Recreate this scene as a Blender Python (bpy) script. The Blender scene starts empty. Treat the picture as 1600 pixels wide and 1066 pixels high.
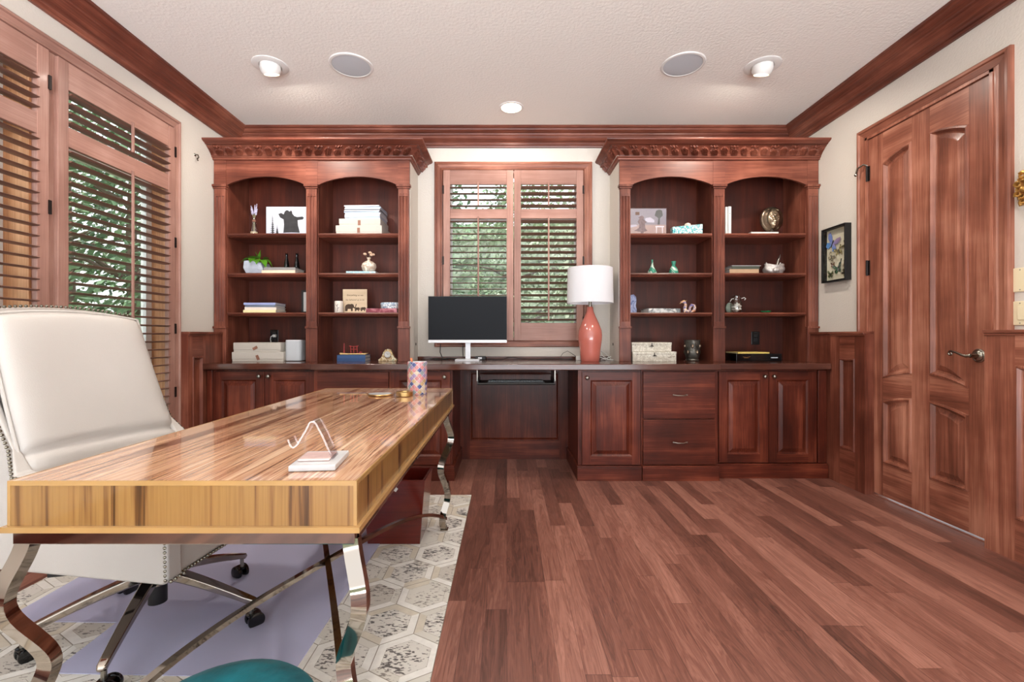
import bpy, bmesh, math, random
from math import sin, cos, pi, radians
from mathutils import Vector, Matrix

random.seed(7)
SC = bpy.context.scene
COL = SC.collection

# ------------------------------------------------------------------ camera, world, light
CAM_Z = 1.07
cam_d = bpy.data.cameras.new('camera')
cam_d.sensor_width = 36.0
cam_d.lens = 16.2
cam_d.shift_x = 0.005
cam_d.shift_y = -0.005
cam_d.clip_start = 0.02
cam = bpy.data.objects.new('camera', cam_d)
cam.location = (0, 0, CAM_Z)
cam.rotation_euler = (radians(90), radians(0), 0)
COL.objects.link(cam)
SC.camera = cam

SC.view_settings.view_transform = 'Standard'
SC.view_settings.look = 'None'
SC.view_settings.gamma = 1
SC.view_settings.use_curve_mapping = False
SC.view_settings.exposure = 0.27

world = bpy.data.worlds.new('world')
SC.world = world
world.use_nodes = True
wn = world.node_tree.nodes; wl = world.node_tree.links
wbg = wn['Background']
wtc = wn.new('ShaderNodeTexCoord'); wsep = wn.new('ShaderNodeSeparateXYZ')
wramp = wn.new('ShaderNodeValToRGB'); wmr = wn.new('ShaderNodeMapRange')
wl.new(wtc.outputs['Generated'], wsep.inputs[0]); wl.new(wsep.outputs['Z'], wmr.inputs[0])
wmr.inputs[1].default_value = -1; wmr.inputs[2].default_value = 1
wl.new(wmr.outputs[0], wramp.inputs[0]); wl.new(wramp.outputs[0], wbg.inputs[0])
wramp.color_ramp.elements[0].position = 0.0; wramp.color_ramp.elements[0].color = (5.0, 5.2, 5.5, 1)  # glow below the horizon added to light the ceiling
wramp.color_ramp.elements[1].position = 1.0; wramp.color_ramp.elements[1].color = (0.5, 0.62, 0.8, 1)
e = wramp.color_ramp.elements.new(0.44); e.color = (4.6, 4.75, 5.0, 1)
e = wramp.color_ramp.elements.new(0.5); e.color = (0.75, 0.76, 0.77, 1)
e = wramp.color_ramp.elements.new(0.7); e.color = (0.7, 0.76, 0.82, 1)
wbg.inputs[1].default_value = 2.4
sun_d = bpy.data.lights.new('sun', 'SUN'); sun_d.energy = 4.0; sun_d.angle = radians(1.5); sun_d.color = (1.0, 0.95, 0.87)
sun = bpy.data.objects.new('sun', sun_d); COL.objects.link(sun)
sun.rotation_euler = Vector((0.2, 0.6, -2.2)).to_track_quat('-Z', 'Y').to_euler()

# room measures (metres): x right, y away from the camera, z up
XL, XR, YB, ZC = -2.342, 2.49, 4.025, 2.855
YF = -2.2            # the room runs on past the camera with its unseen end left open to add light
ZCT = 0.865          # worktop height
YK = 3.68            # bookcase face


def PX(px, Y): return (px - 792.0) * Y / 720.0
def PZ(py, Y): return CAM_Z - (py - 525.0) * Y / 720.0

# ------------------------------------------------------------------ materials
def new_mat(name):
    m = bpy.data.materials.new(name); m.use_nodes = True
    return m, m.node_tree.nodes, m.node_tree.links, m.node_tree.nodes['Principled BSDF']

def srgb(c):
    return tuple(((v / 255.0) / 12.92 if v / 255.0 <= 0.04045 else ((v / 255.0 + 0.055) / 1.055) ** 2.4) for v in c) + (1,)

def plain(name, c, rough=0.5, metal=0.0, noise=0.0, nscale=20.0, bump=0.0, bscale=200.0, emit=None, estr=0.0, coat=0.0, sheen=0.0):
    m, n, l, b = new_mat(name)
    col = srgb(c)
    b.inputs['Base Color'].default_value = col
    b.inputs['Roughness'].default_value = rough
    b.inputs['Metallic'].default_value = metal
    b.inputs['Coat Weight'].default_value = coat
    b.inputs['Sheen Weight'].default_value = sheen
    if noise > 0:
        tc = n.new('ShaderNodeTexCoord'); nt = n.new('ShaderNodeTexNoise'); r = n.new('ShaderNodeValToRGB')
        nt.inputs['Scale'].default_value = nscale; nt.inputs['Detail'].default_value = 5
        l.new(tc.outputs['Object'], nt.inputs['Vector']); l.new(nt.outputs[0], r.inputs[0])
        r.color_ramp.elements[0].position = 0.3; r.color_ramp.elements[1].position = 0.7
        r.color_ramp.elements[0].color = tuple(v * (1 - noise) for v in col[:3]) + (1,)
        r.color_ramp.elements[1].color = tuple(min(1, v * (1 + noise)) for v in col[:3]) + (1,)
        l.new(r.outputs[0], b.inputs['Base Color'])
    if bump > 0:
        tc = n.new('ShaderNodeTexCoord'); nt = n.new('ShaderNodeTexNoise'); bp = n.new('ShaderNodeBump')
        nt.inputs['Scale'].default_value = bscale; nt.inputs['Detail'].default_value = 3
        l.new(tc.outputs['Object'], nt.inputs['Vector']); l.new(nt.outputs[0], bp.inputs['Height'])
        bp.inputs['Strength'].default_value = bump; bp.inputs['Distance'].default_value = 0.01
        l.new(bp.outputs[0], b.inputs['Normal'])
    if emit:
        b.inputs['Emission Color'].default_value = srgb(emit); b.inputs['Emission Strength'].default_value = estr
    return m

def wood(name, dark, mid, light, axis='z', rough=0.38, coat=0.04, fine=1.0, figure=0.5, vary=0.12):
    """stained hardwood, grain running along one object axis"""
    m, n, l, b = new_mat(name)
    tc = n.new('ShaderNodeTexCoord'); oi = n.new('ShaderNodeObjectInfo')
    off = n.new('ShaderNodeVectorMath'); off.operation = 'MULTIPLY_ADD'
    cmb = n.new('ShaderNodeCombineXYZ')
    for i in range(3): l.new(oi.outputs['Random'], cmb.inputs[i])
    l.new(cmb.outputs[0], off.inputs[0]); off.inputs[1].default_value = (7.3, 5.1, 9.7)
    l.new(tc.outputs['Object'], off.inputs[2])
    mp = n.new('ShaderNodeMapping'); l.new(off.outputs[0], mp.inputs[0])
    s = {'x': (0.9, 14, 14), 'y': (14, 0.9, 14), 'z': (14, 14, 0.9)}[axis]
    mp.inputs['Scale'].default_value = s
    # broad figure
    n1 = n.new('ShaderNodeTexNoise'); n1.inputs['Scale'].default_value = 0.55; n1.inputs['Detail'].default_value = 4
    n1.inputs['Distortion'].default_value = 1.2
    l.new(mp.outputs[0], n1.inputs['Vector'])
    # fine pores
    mp2 = n.new('ShaderNodeMapping'); l.new(off.outputs[0], mp2.inputs[0])
    mp2.inputs['Scale'].default_value = {'x': (4, 160, 160), 'y': (160, 4, 160), 'z': (160, 160, 4)}[axis]
    n2 = n.new('ShaderNodeTexNoise'); n2.inputs['Scale'].default_value = fine; n2.inputs['Detail'].default_value = 3
    l.new(mp2.outputs[0], n2.inputs['Vector'])
    # cloudy blotches of the stain
    n3 = n.new('ShaderNodeTexNoise'); n3.inputs['Scale'].default_value = 4.0; n3.inputs['Detail'].default_value = 3
    l.new(off.outputs[0], n3.inputs['Vector'])
    a1 = n.new('ShaderNodeMath'); a1.operation = 'MULTIPLY_ADD'
    l.new(n1.outputs[0], a1.inputs[0]); a1.inputs[1].default_value = figure; 
    a2 = n.new('ShaderNodeMath'); a2.operation = 'MULTIPLY_ADD'
    l.new(n2.outputs[0], a2.inputs[0]); a2.inputs[1].default_value = 0.28
    l.new(a1.outputs[0], a2.inputs[2])
    a3 = n.new('ShaderNodeMath'); a3.operation = 'MULTIPLY_ADD'
    l.new(n3.outputs[0], a3.inputs[0]); a3.inputs[1].default_value = 0.35; a3.inputs[2].default_value = (1 - figure - 0.28 - 0.35) * 0.5
    l.new(a3.outputs[0], a1.inputs[2])
    r = n.new('ShaderNodeValToRGB'); l.new(a2.outputs[0], r.inputs[0])
    r.color_ramp.elements[0].position = 0.34; r.color_ramp.elements[0].color = srgb(dark)
    r.color_ramp.elements[1].position = 0.66; r.color_ramp.elements[1].color = srgb(light)
    e = r.color_ramp.elements.new(0.5); e.color = srgb(mid)
    hs = n.new('ShaderNodeHueSaturation'); l.new(r.outputs[0], hs.inputs['Color'])
    mr = n.new('ShaderNodeMapRange'); l.new(oi.outputs['Random'], mr.inputs[0])
    mr.inputs[3].default_value = 1 - vary; mr.inputs[4].default_value = 1 + vary
    l.new(mr.outputs[0], hs.inputs['Value'])
    l.new(hs.outputs[0], b.inputs['Base Color'])
    b.inputs['Roughness'].default_value = rough
    b.inputs['Coat Weight'].default_value = coat; b.inputs['Coat Roughness'].default_value = 0.12
    b.inputs['Specular IOR Level'].default_value = 0.35
    bp = n.new('ShaderNodeBump'); bp.inputs['Strength'].default_value = 0.08; bp.inputs['Distance'].default_value = 0.003
    l.new(n2.outputs[0], bp.inputs['Height']); l.new(bp.outputs[0], b.inputs['Normal'])
    return m

CH = ((56, 19, 11), (88, 35, 21), (132, 66, 46))       # cherry, darkened for the shade on the base cabinets
DR = ((98, 56, 43), (138, 84, 66), (180, 124, 102))       # door and casings
SH = ((134, 98, 87), (160, 119, 106), (182, 144, 131))    # paler shutters
M = {}
for ax in 'xyz':
    M['cf' + ax] = wood('lit_cherry_wood_' + ax, (70, 33, 24), (104, 54, 40), (146, 88, 69), axis=ax)  # paler copy of the cherry, stronger light put into its colour
    M['ch' + ax] = wood('shaded_cherry_wood_' + ax, *CH, axis=ax)
    M['dr' + ax] = wood('door_wood_' + ax, *DR, axis=ax, rough=0.3, figure=0.62)
    M['sh' + ax] = wood('shutter_wood_' + ax, *SH, axis=ax, rough=0.42, coat=0.05, figure=0.35)
M['chback'] = wood('shaded_back_wood', (50, 16, 7), (72, 26, 12), (96, 40, 22), axis='z', coat=0.0, rough=0.5)  # back panels darker still, shade inside the bays put into the colour
M['top'] = wood('worktop_wood', (62, 34, 27), (84, 48, 38), (108, 68, 56), axis='x', rough=0.14, coat=0.35)
M['slat'] = wood('louvre_wood', (96, 66, 56), (116, 82, 70), (136, 100, 88), axis='x', rough=0.4, coat=0.05, figure=0.3)  # slats darker than their frames: backlit shade put into the colour
M['oakz'] = wood('jamb_wood', (150, 96, 60), (190, 134, 92), (218, 168, 126), axis='z', rough=0.5, coat=0)
M['binwood'] = wood('bin_wood', (70, 16, 10), (92, 24, 16), (110, 36, 26), axis='x', rough=0.22, coat=0.6, figure=0.2)
M['wall'] = plain('cream_wall_paint', (205, 199, 190), 0.75, bump=0.2, bscale=90)
M['ceil'] = plain('ceiling_paint', (238, 235, 229), 0.85, bump=0.35, bscale=60)
M['white'] = plain('white_enamel', (222, 221, 218), 0.4)
M['whitem'] = plain('white_plastic', (225, 226, 228), 0.35)
M['grille'] = plain('speaker_grille', (196, 202, 208), 0.6, bump=0.2, bscale=900)
M['iron'] = plain('dark_bronze', (38, 30, 28), 0.45, 0.6)
M['pewter'] = plain('brushed_pewter', (150, 146, 138), 0.28, 1.0)
M['nickel'] = plain('antique_nickel', (150, 146, 136), 0.25, 1.0, noise=0.2, nscale=60)
M['chrome'] = plain('polished_steel', (168, 158, 148), 0.06, 1.0)
M['nail'] = plain('nailhead_metal', (128, 122, 110), 0.25, 1.0)
M['black'] = plain('black_plastic', (16, 16, 18), 0.4)
M['blackg'] = plain('black_gloss', (10, 10, 12), 0.12)
M['screen'] = plain('dark_screen', (22, 25, 30), 0.45)
M['screen'].node_tree.nodes['Principled BSDF'].inputs['Specular IOR Level'].default_value = 0.12
M['silver'] = plain('silver_plastic', (205, 206, 210), 0.3, 0.3)
M['leather'] = plain('white_leather', (186, 181, 176), 0.38, noise=0.02, nscale=5, bump=0.12, bscale=350)
M['ivory'] = plain('ivory_plate', (226, 214, 180), 0.4)
M['paper'] = plain('paper_white', (202, 201, 198), 0.7)
M['linen'] = plain('linen_box', (192, 187, 178), 0.8, noise=0.05, nscale=200)
M['tag'] = plain('brown_tag', (138, 96, 78), 0.7)
M['coral'] = plain('coral_glaze', (186, 104, 92), 0.14, noise=0.06, nscale=6, coat=0.5)
M['shade'] = plain('white_lampshade', (214, 215, 220), 0.8, bump=0.1, bscale=400)
M['teal'] = plain('teal_velvet', (0, 104, 114), 0.95, noise=0.4, nscale=12, bump=0.3, bscale=30, sheen=0.05)
M['gold'] = plain('gilt_metal', (198, 168, 112), 0.28, 1.0, noise=0.25, nscale=30)
M['giltw'] = plain('gilded_carving', (190, 146, 78), 0.35, 0.7, noise=0.4, nscale=25)
M['marble'] = plain('white_marble', (196, 197, 199), 0.2, noise=0.05, nscale=15)
M['bronze'] = plain('bronze_cast', (120, 104, 88), 0.3, 0.9, noise=0.45, nscale=18)
M['leaf'] = plain('pothos_leaf', (74, 128, 26), 0.4, noise=0.35, nscale=20)
M['steelgrey'] = plain('planter_grey', (176, 184, 196), 0.6, noise=0.08, nscale=30)
M['cordw'] = plain('white_cord', (215, 215, 212), 0.5)
M['cordb'] = plain('black_cord', (26, 22, 22), 0.5)
M['bulb'] = plain('lit_bulb', (255, 240, 214), 0.5, emit=(255, 232, 198), estr=7.0)

def glass_mat(name, tint=(1, 1, 1), gloss=0.1, rough=0.0):
    m = bpy.data.materials.new(name); m.use_nodes = True
    n = m.node_tree.nodes; l = m.node_tree.links; n.clear()
    o = n.new('ShaderNodeOutputMaterial'); mx = n.new('ShaderNodeMixShader')
    t = n.new('ShaderNodeBsdfTransparent'); g = n.new('ShaderNodeBsdfGlossy'); f = n.new('ShaderNodeLayerWeight')
    t.inputs[0].default_value = tint + (1,); g.inputs['Roughness'].default_value = rough
    ad = n.new('ShaderNodeMath'); ad.operation = 'MULTIPLY_ADD'; ad.use_clamp = True
    pw = n.new('ShaderNodeMath'); pw.operation = 'POWER'; l.new(f.outputs['Facing'], pw.inputs[0]); pw.inputs[1].default_value = 5.0
    l.new(pw.outputs[0], ad.inputs[0]); ad.inputs[1].default_value = 0.85; ad.inputs[2].default_value = 0.03 + gloss
    l.new(ad.outputs[0], mx.inputs[0]); l.new(t.outputs[0], mx.inputs[1]); l.new(g.outputs[0], mx.inputs[2]); l.new(mx.outputs[0], o.inputs[0])
    return m
M['pane'] = glass_mat('window_glass', (0.95, 0.97, 0.96), 0.0)
M['clear'] = glass_mat('clear_glass', (0.86, 0.87, 0.86), 0.12)
M['acrylic'] = glass_mat('clear_acrylic', (0.90, 0.87, 0.88), 0.03, 0.08)
M['aglass'] = glass_mat('green_glass', (0.5, 0.75, 0.66), 0.12)

def mix_plastic():
    m = bpy.data.materials.new('lavender_vinyl'); m.use_nodes = True
    n = m.node_tree.nodes; l = m.node_tree.links; b = n['Principled BSDF']; o = n['Material Output']
    b.inputs['Base Color'].default_value = srgb((226, 228, 255)); b.inputs['Roughness'].default_value = 0.3
    t = n.new('ShaderNodeBsdfTransparent'); t.inputs[0].default_value = (0.93, 0.93, 1.0, 1)
    mx = n.new('ShaderNodeMixShader'); mx.inputs[0].default_value = 0.40
    l.new(t.outputs[0], mx.inputs[1]); l.new(b.outputs[0], mx.inputs[2]); l.new(mx.outputs[0], o.inputs[0])
    return m
M['mat'] = mix_plastic()

def math_node(n, l, op, a, b=None, c=None):
    x = n.new('ShaderNodeMath'); x.operation = op
    for i, v in enumerate((a, b, c)):
        if v is None: continue
        if isinstance(v, (int, float)): x.inputs[i].default_value = v
        else: l.new(v, x.inputs[i])
    return x.outputs[0]

def plank_floor():
    m, n, l, b = new_mat('plank_floor')
    tc = n.new('ShaderNodeTexCoord'); sp = n.new('ShaderNodeSeparateXYZ'); l.new(tc.outputs['Object'], sp.inputs[0])
    W = 0.0825
    xs = math_node(n, l, 'DIVIDE', sp.outputs['X'], W)
    row = math_node(n, l, 'FLOOR', xs); fx = math_node(n, l, 'FRACT', xs)
    w1 = n.new('ShaderNodeTexWhiteNoise'); w1.noise_dimensions = '1D'; l.new(row, w1.inputs['W'])
    ln = math_node(n, l, 'MULTIPLY_ADD', w1.outputs[0], 0.5, 0.75)
    ys = math_node(n, l, 'DIVIDE', sp.outputs['Y'], ln)
    ys = math_node(n, l, 'MULTIPLY_ADD', w1.outputs[0], 17.3, ys)
    colm = math_node(n, l, 'FLOOR', ys); fy = math_node(n, l, 'FRACT', ys)
    cv = n.new('ShaderNodeCombineXYZ'); l.new(row, cv.inputs[0]); l.new(colm, cv.inputs[1])
    w2 = n.new('ShaderNodeTexWhiteNoise'); w2.noise_dimensions = '2D'; l.new(cv.outputs[0], w2.inputs['Vector'])
    # grain, shifted per plank
    cm = n.new('ShaderNodeCombineXYZ')
    gx = math_node(n, l, 'MULTIPLY', sp.outputs['X'], 22.0); gy = math_node(n, l, 'MULTIPLY', sp.outputs['Y'], 2.2)
    l.new(gx, cm.inputs[0]); l.new(gy, cm.inputs[1])
    gz = math_node(n, l, 'MULTIPLY', w2.outputs[0], 60.0); l.new(gz, cm.inputs[2])
    n1 = n.new('ShaderNodeTexNoise'); n1.inputs['Scale'].default_value = 1.0; n1.inputs['Detail'].default_value = 5; n1.inputs['Distortion'].default_value = 1.6
    l.new(cm.outputs[0], n1.inputs['Vector'])
    # cathedral rings
    rg = math_node(n, l, 'MULTIPLY', n1.outputs[0], 42.0); rg = math_node(n, l, 'SINE', rg)
    rg = math_node(n, l, 'MULTIPLY', rg, 0.05)
    cf = n.new('ShaderNodeCombineXYZ')
    l.new(math_node(n, l, 'MULTIPLY', sp.outputs['X'], 260.0), cf.inputs[0]); l.new(math_node(n, l, 'MULTIPLY', sp.outputs['Y'], 7.0), cf.inputs[1]); l.new(gz, cf.inputs[2])
    n2 = n.new('ShaderNodeTexNoise'); n2.inputs['Scale'].default_value = 1.0; n2.inputs['Detail'].default_value = 2
    l.new(cf.outputs[0], n2.inputs['Vector'])
    v = math_node(n, l, 'MULTIPLY_ADD', n1.outputs[0], 0.45, rg)
    v = math_node(n, l, 'MULTIPLY_ADD', n2.outputs[0], 0.30, v)
    v = math_node(n, l, 'MULTIPLY_ADD', w2.outputs[0], 0.40, v)
    v = math_node(n, l, 'ADD', v, -0.08)
    r = n.new('ShaderNodeValToRGB'); l.new(v, r.inputs[0])
    r.color_ramp.elements[0].position = 0.2; r.color_ramp.elements[0].color = srgb((78, 48, 40))
    r.color_ramp.elements[1].position = 0.85; r.color_ramp.elements[1].color = srgb((172, 122, 106))
    e = r.color_ramp.elements.new(0.5); e.color = srgb((124, 80, 68))
    ex = math_node(n, l, 'ABSOLUTE', math_node(n, l, 'SUBTRACT', fx, 0.5)); ex = math_node(n, l, 'GREATER_THAN', ex, 0.487)
    ey = math_node(n, l, 'ABSOLUTE', math_node(n, l, 'SUBTRACT', fy, 0.5)); ey = math_node(n, l, 'GREATER_THAN', ey, 0.4985)
    sm = math_node(n, l, 'MAXIMUM', ex, ey); smf = math_node(n, l, 'MULTIPLY', sm, 0.45)
    mx = n.new('ShaderNodeMix'); mx.data_type = 'RGBA'; l.new(smf, mx.inputs[0]); l.new(r.outputs[0], mx.inputs[6]); mx.inputs[7].default_value = srgb((46, 24, 20))
    l.new(mx.outputs[2], b.inputs['Base Color'])
    b.inputs['Roughness'].default_value = 0.34; b.inputs['Coat Weight'].default_value = 0.15; b.inputs['Coat Roughness'].default_value = 0.2
    bp = n.new('ShaderNodeBump'); bp.inputs['Strength'].default_value = 0.12; bp.inputs['Distance'].default_value = 0.002
    l.new(n2.outputs[0], bp.inputs['Height']); l.new(bp.outputs[0], b.inputs['Normal'])
    return m
M['floor'] = plank_floor()

def zebra(name, axis, golden):
    """streaked veneer of the writing desk"""
    m, n, l, b = new_mat(name)
    tc = n.new('ShaderNodeTexCoord'); mp = n.new('ShaderNodeMapping'); l.new(tc.outputs['Object'], mp.inputs[0])
    mp.inputs['Scale'].default_value = {'x': (0.7, 16, 16), 'y': (24, 0.8, 24), 'z': (20, 20, 0.6)}[axis]
    if axis == 'y': mp.inputs['Rotation'].default_value = (0, 0, radians(2))
    n1 = n.new('ShaderNodeTexNoise'); n1.inputs['Scale'].default_value = 1.0; n1.inputs['Detail'].default_value = 4; n1.inputs['Roughness'].default_value = 0.6; n1.inputs['Distortion'].default_value = 0.5
    l.new(mp.outputs[0], n1.inputs['Vector'])
    mp2 = n.new('ShaderNodeMapping'); l.new(tc.outputs['Object'], mp2.inputs[0])
    mp2.inputs['Scale'].default_value = {'x': (2, 90, 90), 'y': (90, 2, 90), 'z': (90, 90, 2)}[axis]
    n2 = n.new('ShaderNodeTexNoise'); n2.inputs['Scale'].default_value = 1.0; n2.inputs['Detail'].default_value = 3
    l.new(mp2.outputs[0], n2.inputs['Vector'])
    v = math_node(n, l, 'MULTIPLY_ADD', n2.outputs[0], 0.35, math_node(n, l, 'MULTIPLY', n1.outputs[0], 0.65))
    r = n.new('ShaderNodeValToRGB'); l.new(v, r.inputs[0])
    if golden:
        cs = [(0.37, (56, 34, 12)), (0.42, (98, 64, 28)), (0.45, (130, 92, 48)), (0.52, (152, 114, 62)), (0.60, (142, 102, 54)), (0.66, (104, 70, 32))]  # apron: yellow light falling on it put into the veneer colour
    else:
        cs = [(0.36, (92, 56, 40)), (0.43, (134, 88, 64)), (0.47, (184, 136, 104)), (0.52, (214, 172, 138)), (0.57, (164, 116, 90)), (0.60, (216, 176, 144)), (0.68, (234, 200, 168))]
    r.color_ramp.elements[0].position = cs[0][0]; r.color_ramp.elements[0].color = srgb(cs[0][1])
    r.color_ramp.elements[1].position = cs[-1][0]; r.color_ramp.elements[1].color = srgb(cs[-1][1])
    for p, c in cs[1:-1]:
        e = r.color_ramp.elements.new(p); e.color = srgb(c)
    l.new(r.outputs[0], b.inputs['Base Color'])
    b.inputs['Roughness'].default_value = 0.18 if axis == 'y' else 0.28
    b.inputs['Coat Weight'].default_value = 0.8; b.inputs['Coat Roughness'].default_value = 0.04
    return m
M['zy'] = zebra('desk_top_veneer', 'y', False)
M['zz'] = zebra('desk_apron_veneer', 'z', True)
M['zx'] = plain('desk_edge_wood', (172, 134, 82), 0.25, noise=0.12, nscale=8, coat=0.5)

def speckle(name, base, spot, amount, angle=0.5):
    m, n, l, b = new_mat(name)
    tc = n.new('ShaderNodeTexCoord'); mp = n.new('ShaderNodeMapping'); l.new(tc.outputs['Object'], mp.inputs[0])
    mp.inputs['Rotation'].default_value = (0, 0, angle); mp.inputs['Scale'].default_value = (55, 150, 60)
    nt = n.new('ShaderNodeTexNoise'); nt.inputs['Scale'].default_value = 1; nt.inputs['Detail'].default_value = 2; l.new(mp.outputs[0], nt.inputs['Vector'])
    n2 = n.new('ShaderNodeTexNoise'); n2.inputs['Scale'].default_value = 9; l.new(tc.outputs['Object'], n2.inputs['Vector'])
    v = math_node(n, l, 'MULTIPLY_ADD', n2.outputs[0], 0.5, nt.outputs[0])
    r = n.new('ShaderNodeValToRGB'); l.new(v, r.inputs[0])
    r.color_ramp.elements[0].position = amount; r.color_ramp.elements[0].color = srgb(base)
    r.color_ramp.elements[1].position = amount + 0.05; r.color_ramp.elements[1].color = srgb(spot)
    l.new(r.outputs[0], b.inputs['Base Color']); b.inputs['Roughness'].default_value = 0.7; b.inputs['Sheen Weight'].default_value = 0.2
    return m
M['rug'] = [speckle('hide_pale', (206, 202, 192), (120, 112, 106), 0.86, 0.5),
            speckle('hide_speckled', (210, 206, 198), (86, 80, 78), 0.80, 0.9),
            speckle('hide_grey', (192, 186, 176), (108, 100, 94), 0.82, 0.2),
            plain('hide_white_strip', (226, 224, 218), 0.7, noise=0.06, nscale=40),
            plain('hide_beige_strip', (206, 198, 182), 0.7, noise=0.06, nscale=40),
            plain('rug_seam', (150, 142, 130), 0.9)]

def swirl(name, cols, scale=6.0, dist=6.0, rough=0.15):
    m, n, l, b = new_mat(name)
    tc = n.new('ShaderNodeTexCoord'); nt = n.new('ShaderNodeTexNoise')
    nt.inputs['Scale'].default_value = scale; nt.inputs['Detail'].default_value = 2; nt.inputs['Distortion'].default_value = dist
    l.new(tc.outputs['Object'], nt.inputs['Vector']); r = n.new('ShaderNodeValToRGB'); l.new(nt.outputs[0], r.inputs[0])
    r.color_ramp.elements[0].position = 0.3; r.color_ramp.elements[0].color = srgb(cols[0])
    r.color_ramp.elements[1].position = 0.7; r.color_ramp.elements[1].color = srgb(cols[-1])
    k = len(cols)
    for i in range(1, k - 1):
        e = r.color_ramp.elements.new(0.3 + 0.4 * i / (k - 1)); e.color = srgb(cols[i])
    l.new(r.outputs[0], b.inputs['Base Color']); b.inputs['Roughness'].default_value = rough
    return m
# ------------------------------------------------------------------ mesh helpers
class MB:
    def __init__(s): s.bm = bmesh.new()
    def quad(s, pts, mi=0):
        f = s.bm.faces.new([s.bm.verts.new(p) for p in pts]); f.material_index = mi; return f
    def box(s, x0, x1, y0, y1, z0, z1, mi=0, T=None):
        P = [Vector(p) for p in ((x0,y0,z0),(x1,y0,z0),(x1,y1,z0),(x0,y1,z0),(x0,y0,z1),(x1,y0,z1),(x1,y1,z1),(x0,y1,z1))]
        if T: P = [T(*p) if callable(T) else T @ p for p in P]
        v = [s.bm.verts.new(p) for p in P]
        for q in ((0,3,2,1),(4,5,6,7),(0,1,5,4),(1,2,6,5),(2,3,7,6),(3,0,4,7)):
            s.bm.faces.new([v[i] for i in q]).material_index = mi
        return s
    def prism(s, prof, axis, a0, a1, mi=0, T=None):
        """profile (p,q) closed; axis x: (a,p,q)  y: (p,a,q)  z: (p,q,a)"""
        f = {'x': lambda a, p, q: (a, p, q), 'y': lambda a, p, q: (p, a, q), 'z': lambda a, p, q: (p, q, a)}[axis]
        g = (lambda t: T(*t)) if callable(T) else ((lambda t: T @ Vector(t)) if T else (lambda t: t))
        A = [s.bm.verts.new(g(f(a0, p, q))) for p, q in prof]; B = [s.bm.verts.new(g(f(a1, p, q))) for p, q in prof]
        k = len(prof)
        for i in range(k):
            s.bm.faces.new((A[i], A[(i + 1) % k], B[(i + 1) % k], B[i])).material_index = mi
        s.bm.faces.new(A).material_index = mi; s.bm.faces.new(B[::-1]).material_index = mi
        return s
    def lathe(s, prof, c=(0, 0, 0), n=24, mi=0, T=None, sx=1, sy=1, closed=True):
        rings = []
        for r, z in prof:
            ring = []
            for i in range(n):
                a = 2 * pi * i / n
                p = Vector((c[0] + r * cos(a) * sx, c[1] + r * sin(a) * sy, c[2] + z))
                if T: p = T @ p
                ring.append(s.bm.verts.new(p))
            rings.append(ring)
        for A, B in zip(rings, rings[1:]):
            for i in range(n):
                s.bm.faces.new((A[i], A[(i + 1) % n], B[(i + 1) % n], B[i])).material_index = mi
        if closed:
            if prof[0][0] > 1e-6: s.bm.faces.new(rings[0][::-1]).material_index = mi
            if prof[-1][0] > 1e-6: s.bm.faces.new(rings[-1]).material_index = mi
        return s
    def tube(s, path, r, n=8, mi=0, T=None):
        path = [Vector(p) for p in path]; k = len(path)
        rr = r if isinstance(r, (list, tuple)) else [r] * k
        rings = []; up = None
        for i, p in enumerate(path):
            d = (path[min(i + 1, k - 1)] - path[max(i - 1, 0)]).normalized()
            if up is None:
                up = Vector((0, 0, 1)) if abs(d.z) < 0.9 else Vector((1, 0, 0))
            sd = d.cross(up).normalized(); up = sd.cross(d).normalized()
            ring = []
            for j in range(n):
                a = 2 * pi * j / n
                q = p + (sd * cos(a) + up * sin(a)) * rr[i]
                if T: q = T @ q
                ring.append(s.bm.verts.new(q))
            rings.append(ring)
        for A, B in zip(rings, rings[1:]):
            for j in range(n): s.bm.faces.new((A[j], A[(j + 1) % n], B[(j + 1) % n], B[j])).material_index = mi
        s.bm.faces.new(rings[0][::-1]).material_index = mi; s.bm.faces.new(rings[-1]).material_index = mi
        return s
    def bar(s, path, w, t, side=(0, 1, 0), mi=0):
        """rectangular bar along a path; w across `side`, t across the other way"""
        path = [Vector(p) for p in path]; k = len(path); rings = []
        for i, p in enumerate(path):
            d = (path[min(i + 1, k - 1)] - path[max(i - 1, 0)]).normalized()
            sd = Vector(side); sd = (sd - d * sd.dot(d)).normalized(); up = sd.cross(d).normalized()
            ww = w[i] if isinstance(w, (list, tuple)) else w; tt = t[i] if isinstance(t, (list, tuple)) else t
            rings.append([s.bm.verts.new(p + sd * (a * ww / 2) + up * (b * tt / 2)) for a, b in ((-1,-1),(1,-1),(1,1),(-1,1))])
        for A, B in zip(rings, rings[1:]):
            for j in range(4): s.bm.faces.new((A[j], A[(j + 1) % 4], B[(j + 1) % 4], B[j])).material_index = mi
        s.bm.faces.new(rings[0][::-1]).material_index = mi; s.bm.faces.new(rings[-1]).material_index = mi
        return s
    def sph(s, c, r, sc=(1, 1, 1), n=12, mi=0, T=None):
        mt = Matrix.Translation(c) @ (T if T else Matrix.Identity(4)) @ Matrix.Diagonal((r * sc[0], r * sc[1], r * sc[2], 1))
        res = bmesh.ops.create_uvsphere(s.bm, u_segments=n, v_segments=max(6, n // 2 + 2), radius=1, matrix=mt)
        for v in res['verts']:
            for f in v.link_faces: f.material_index = mi
        return s
    def grid(s, fn, nu, nv, mi=0, close=False):
        V = [[s.bm.verts.new(fn(i / nu, j / nv)) for j in range(nv + 1)] for i in range(nu + 1)]
        for i in range(nu):
            for j in range(nv):
                s.bm.faces.new((V[i][j], V[i + 1][j], V[i + 1][j + 1], V[i][j + 1])).material_index = mi
        return V

ORG = {}
def rootmat(o):
    while o.parent: o = o.parent
    return ORG.get(o.name, Matrix.Identity(4))

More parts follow.
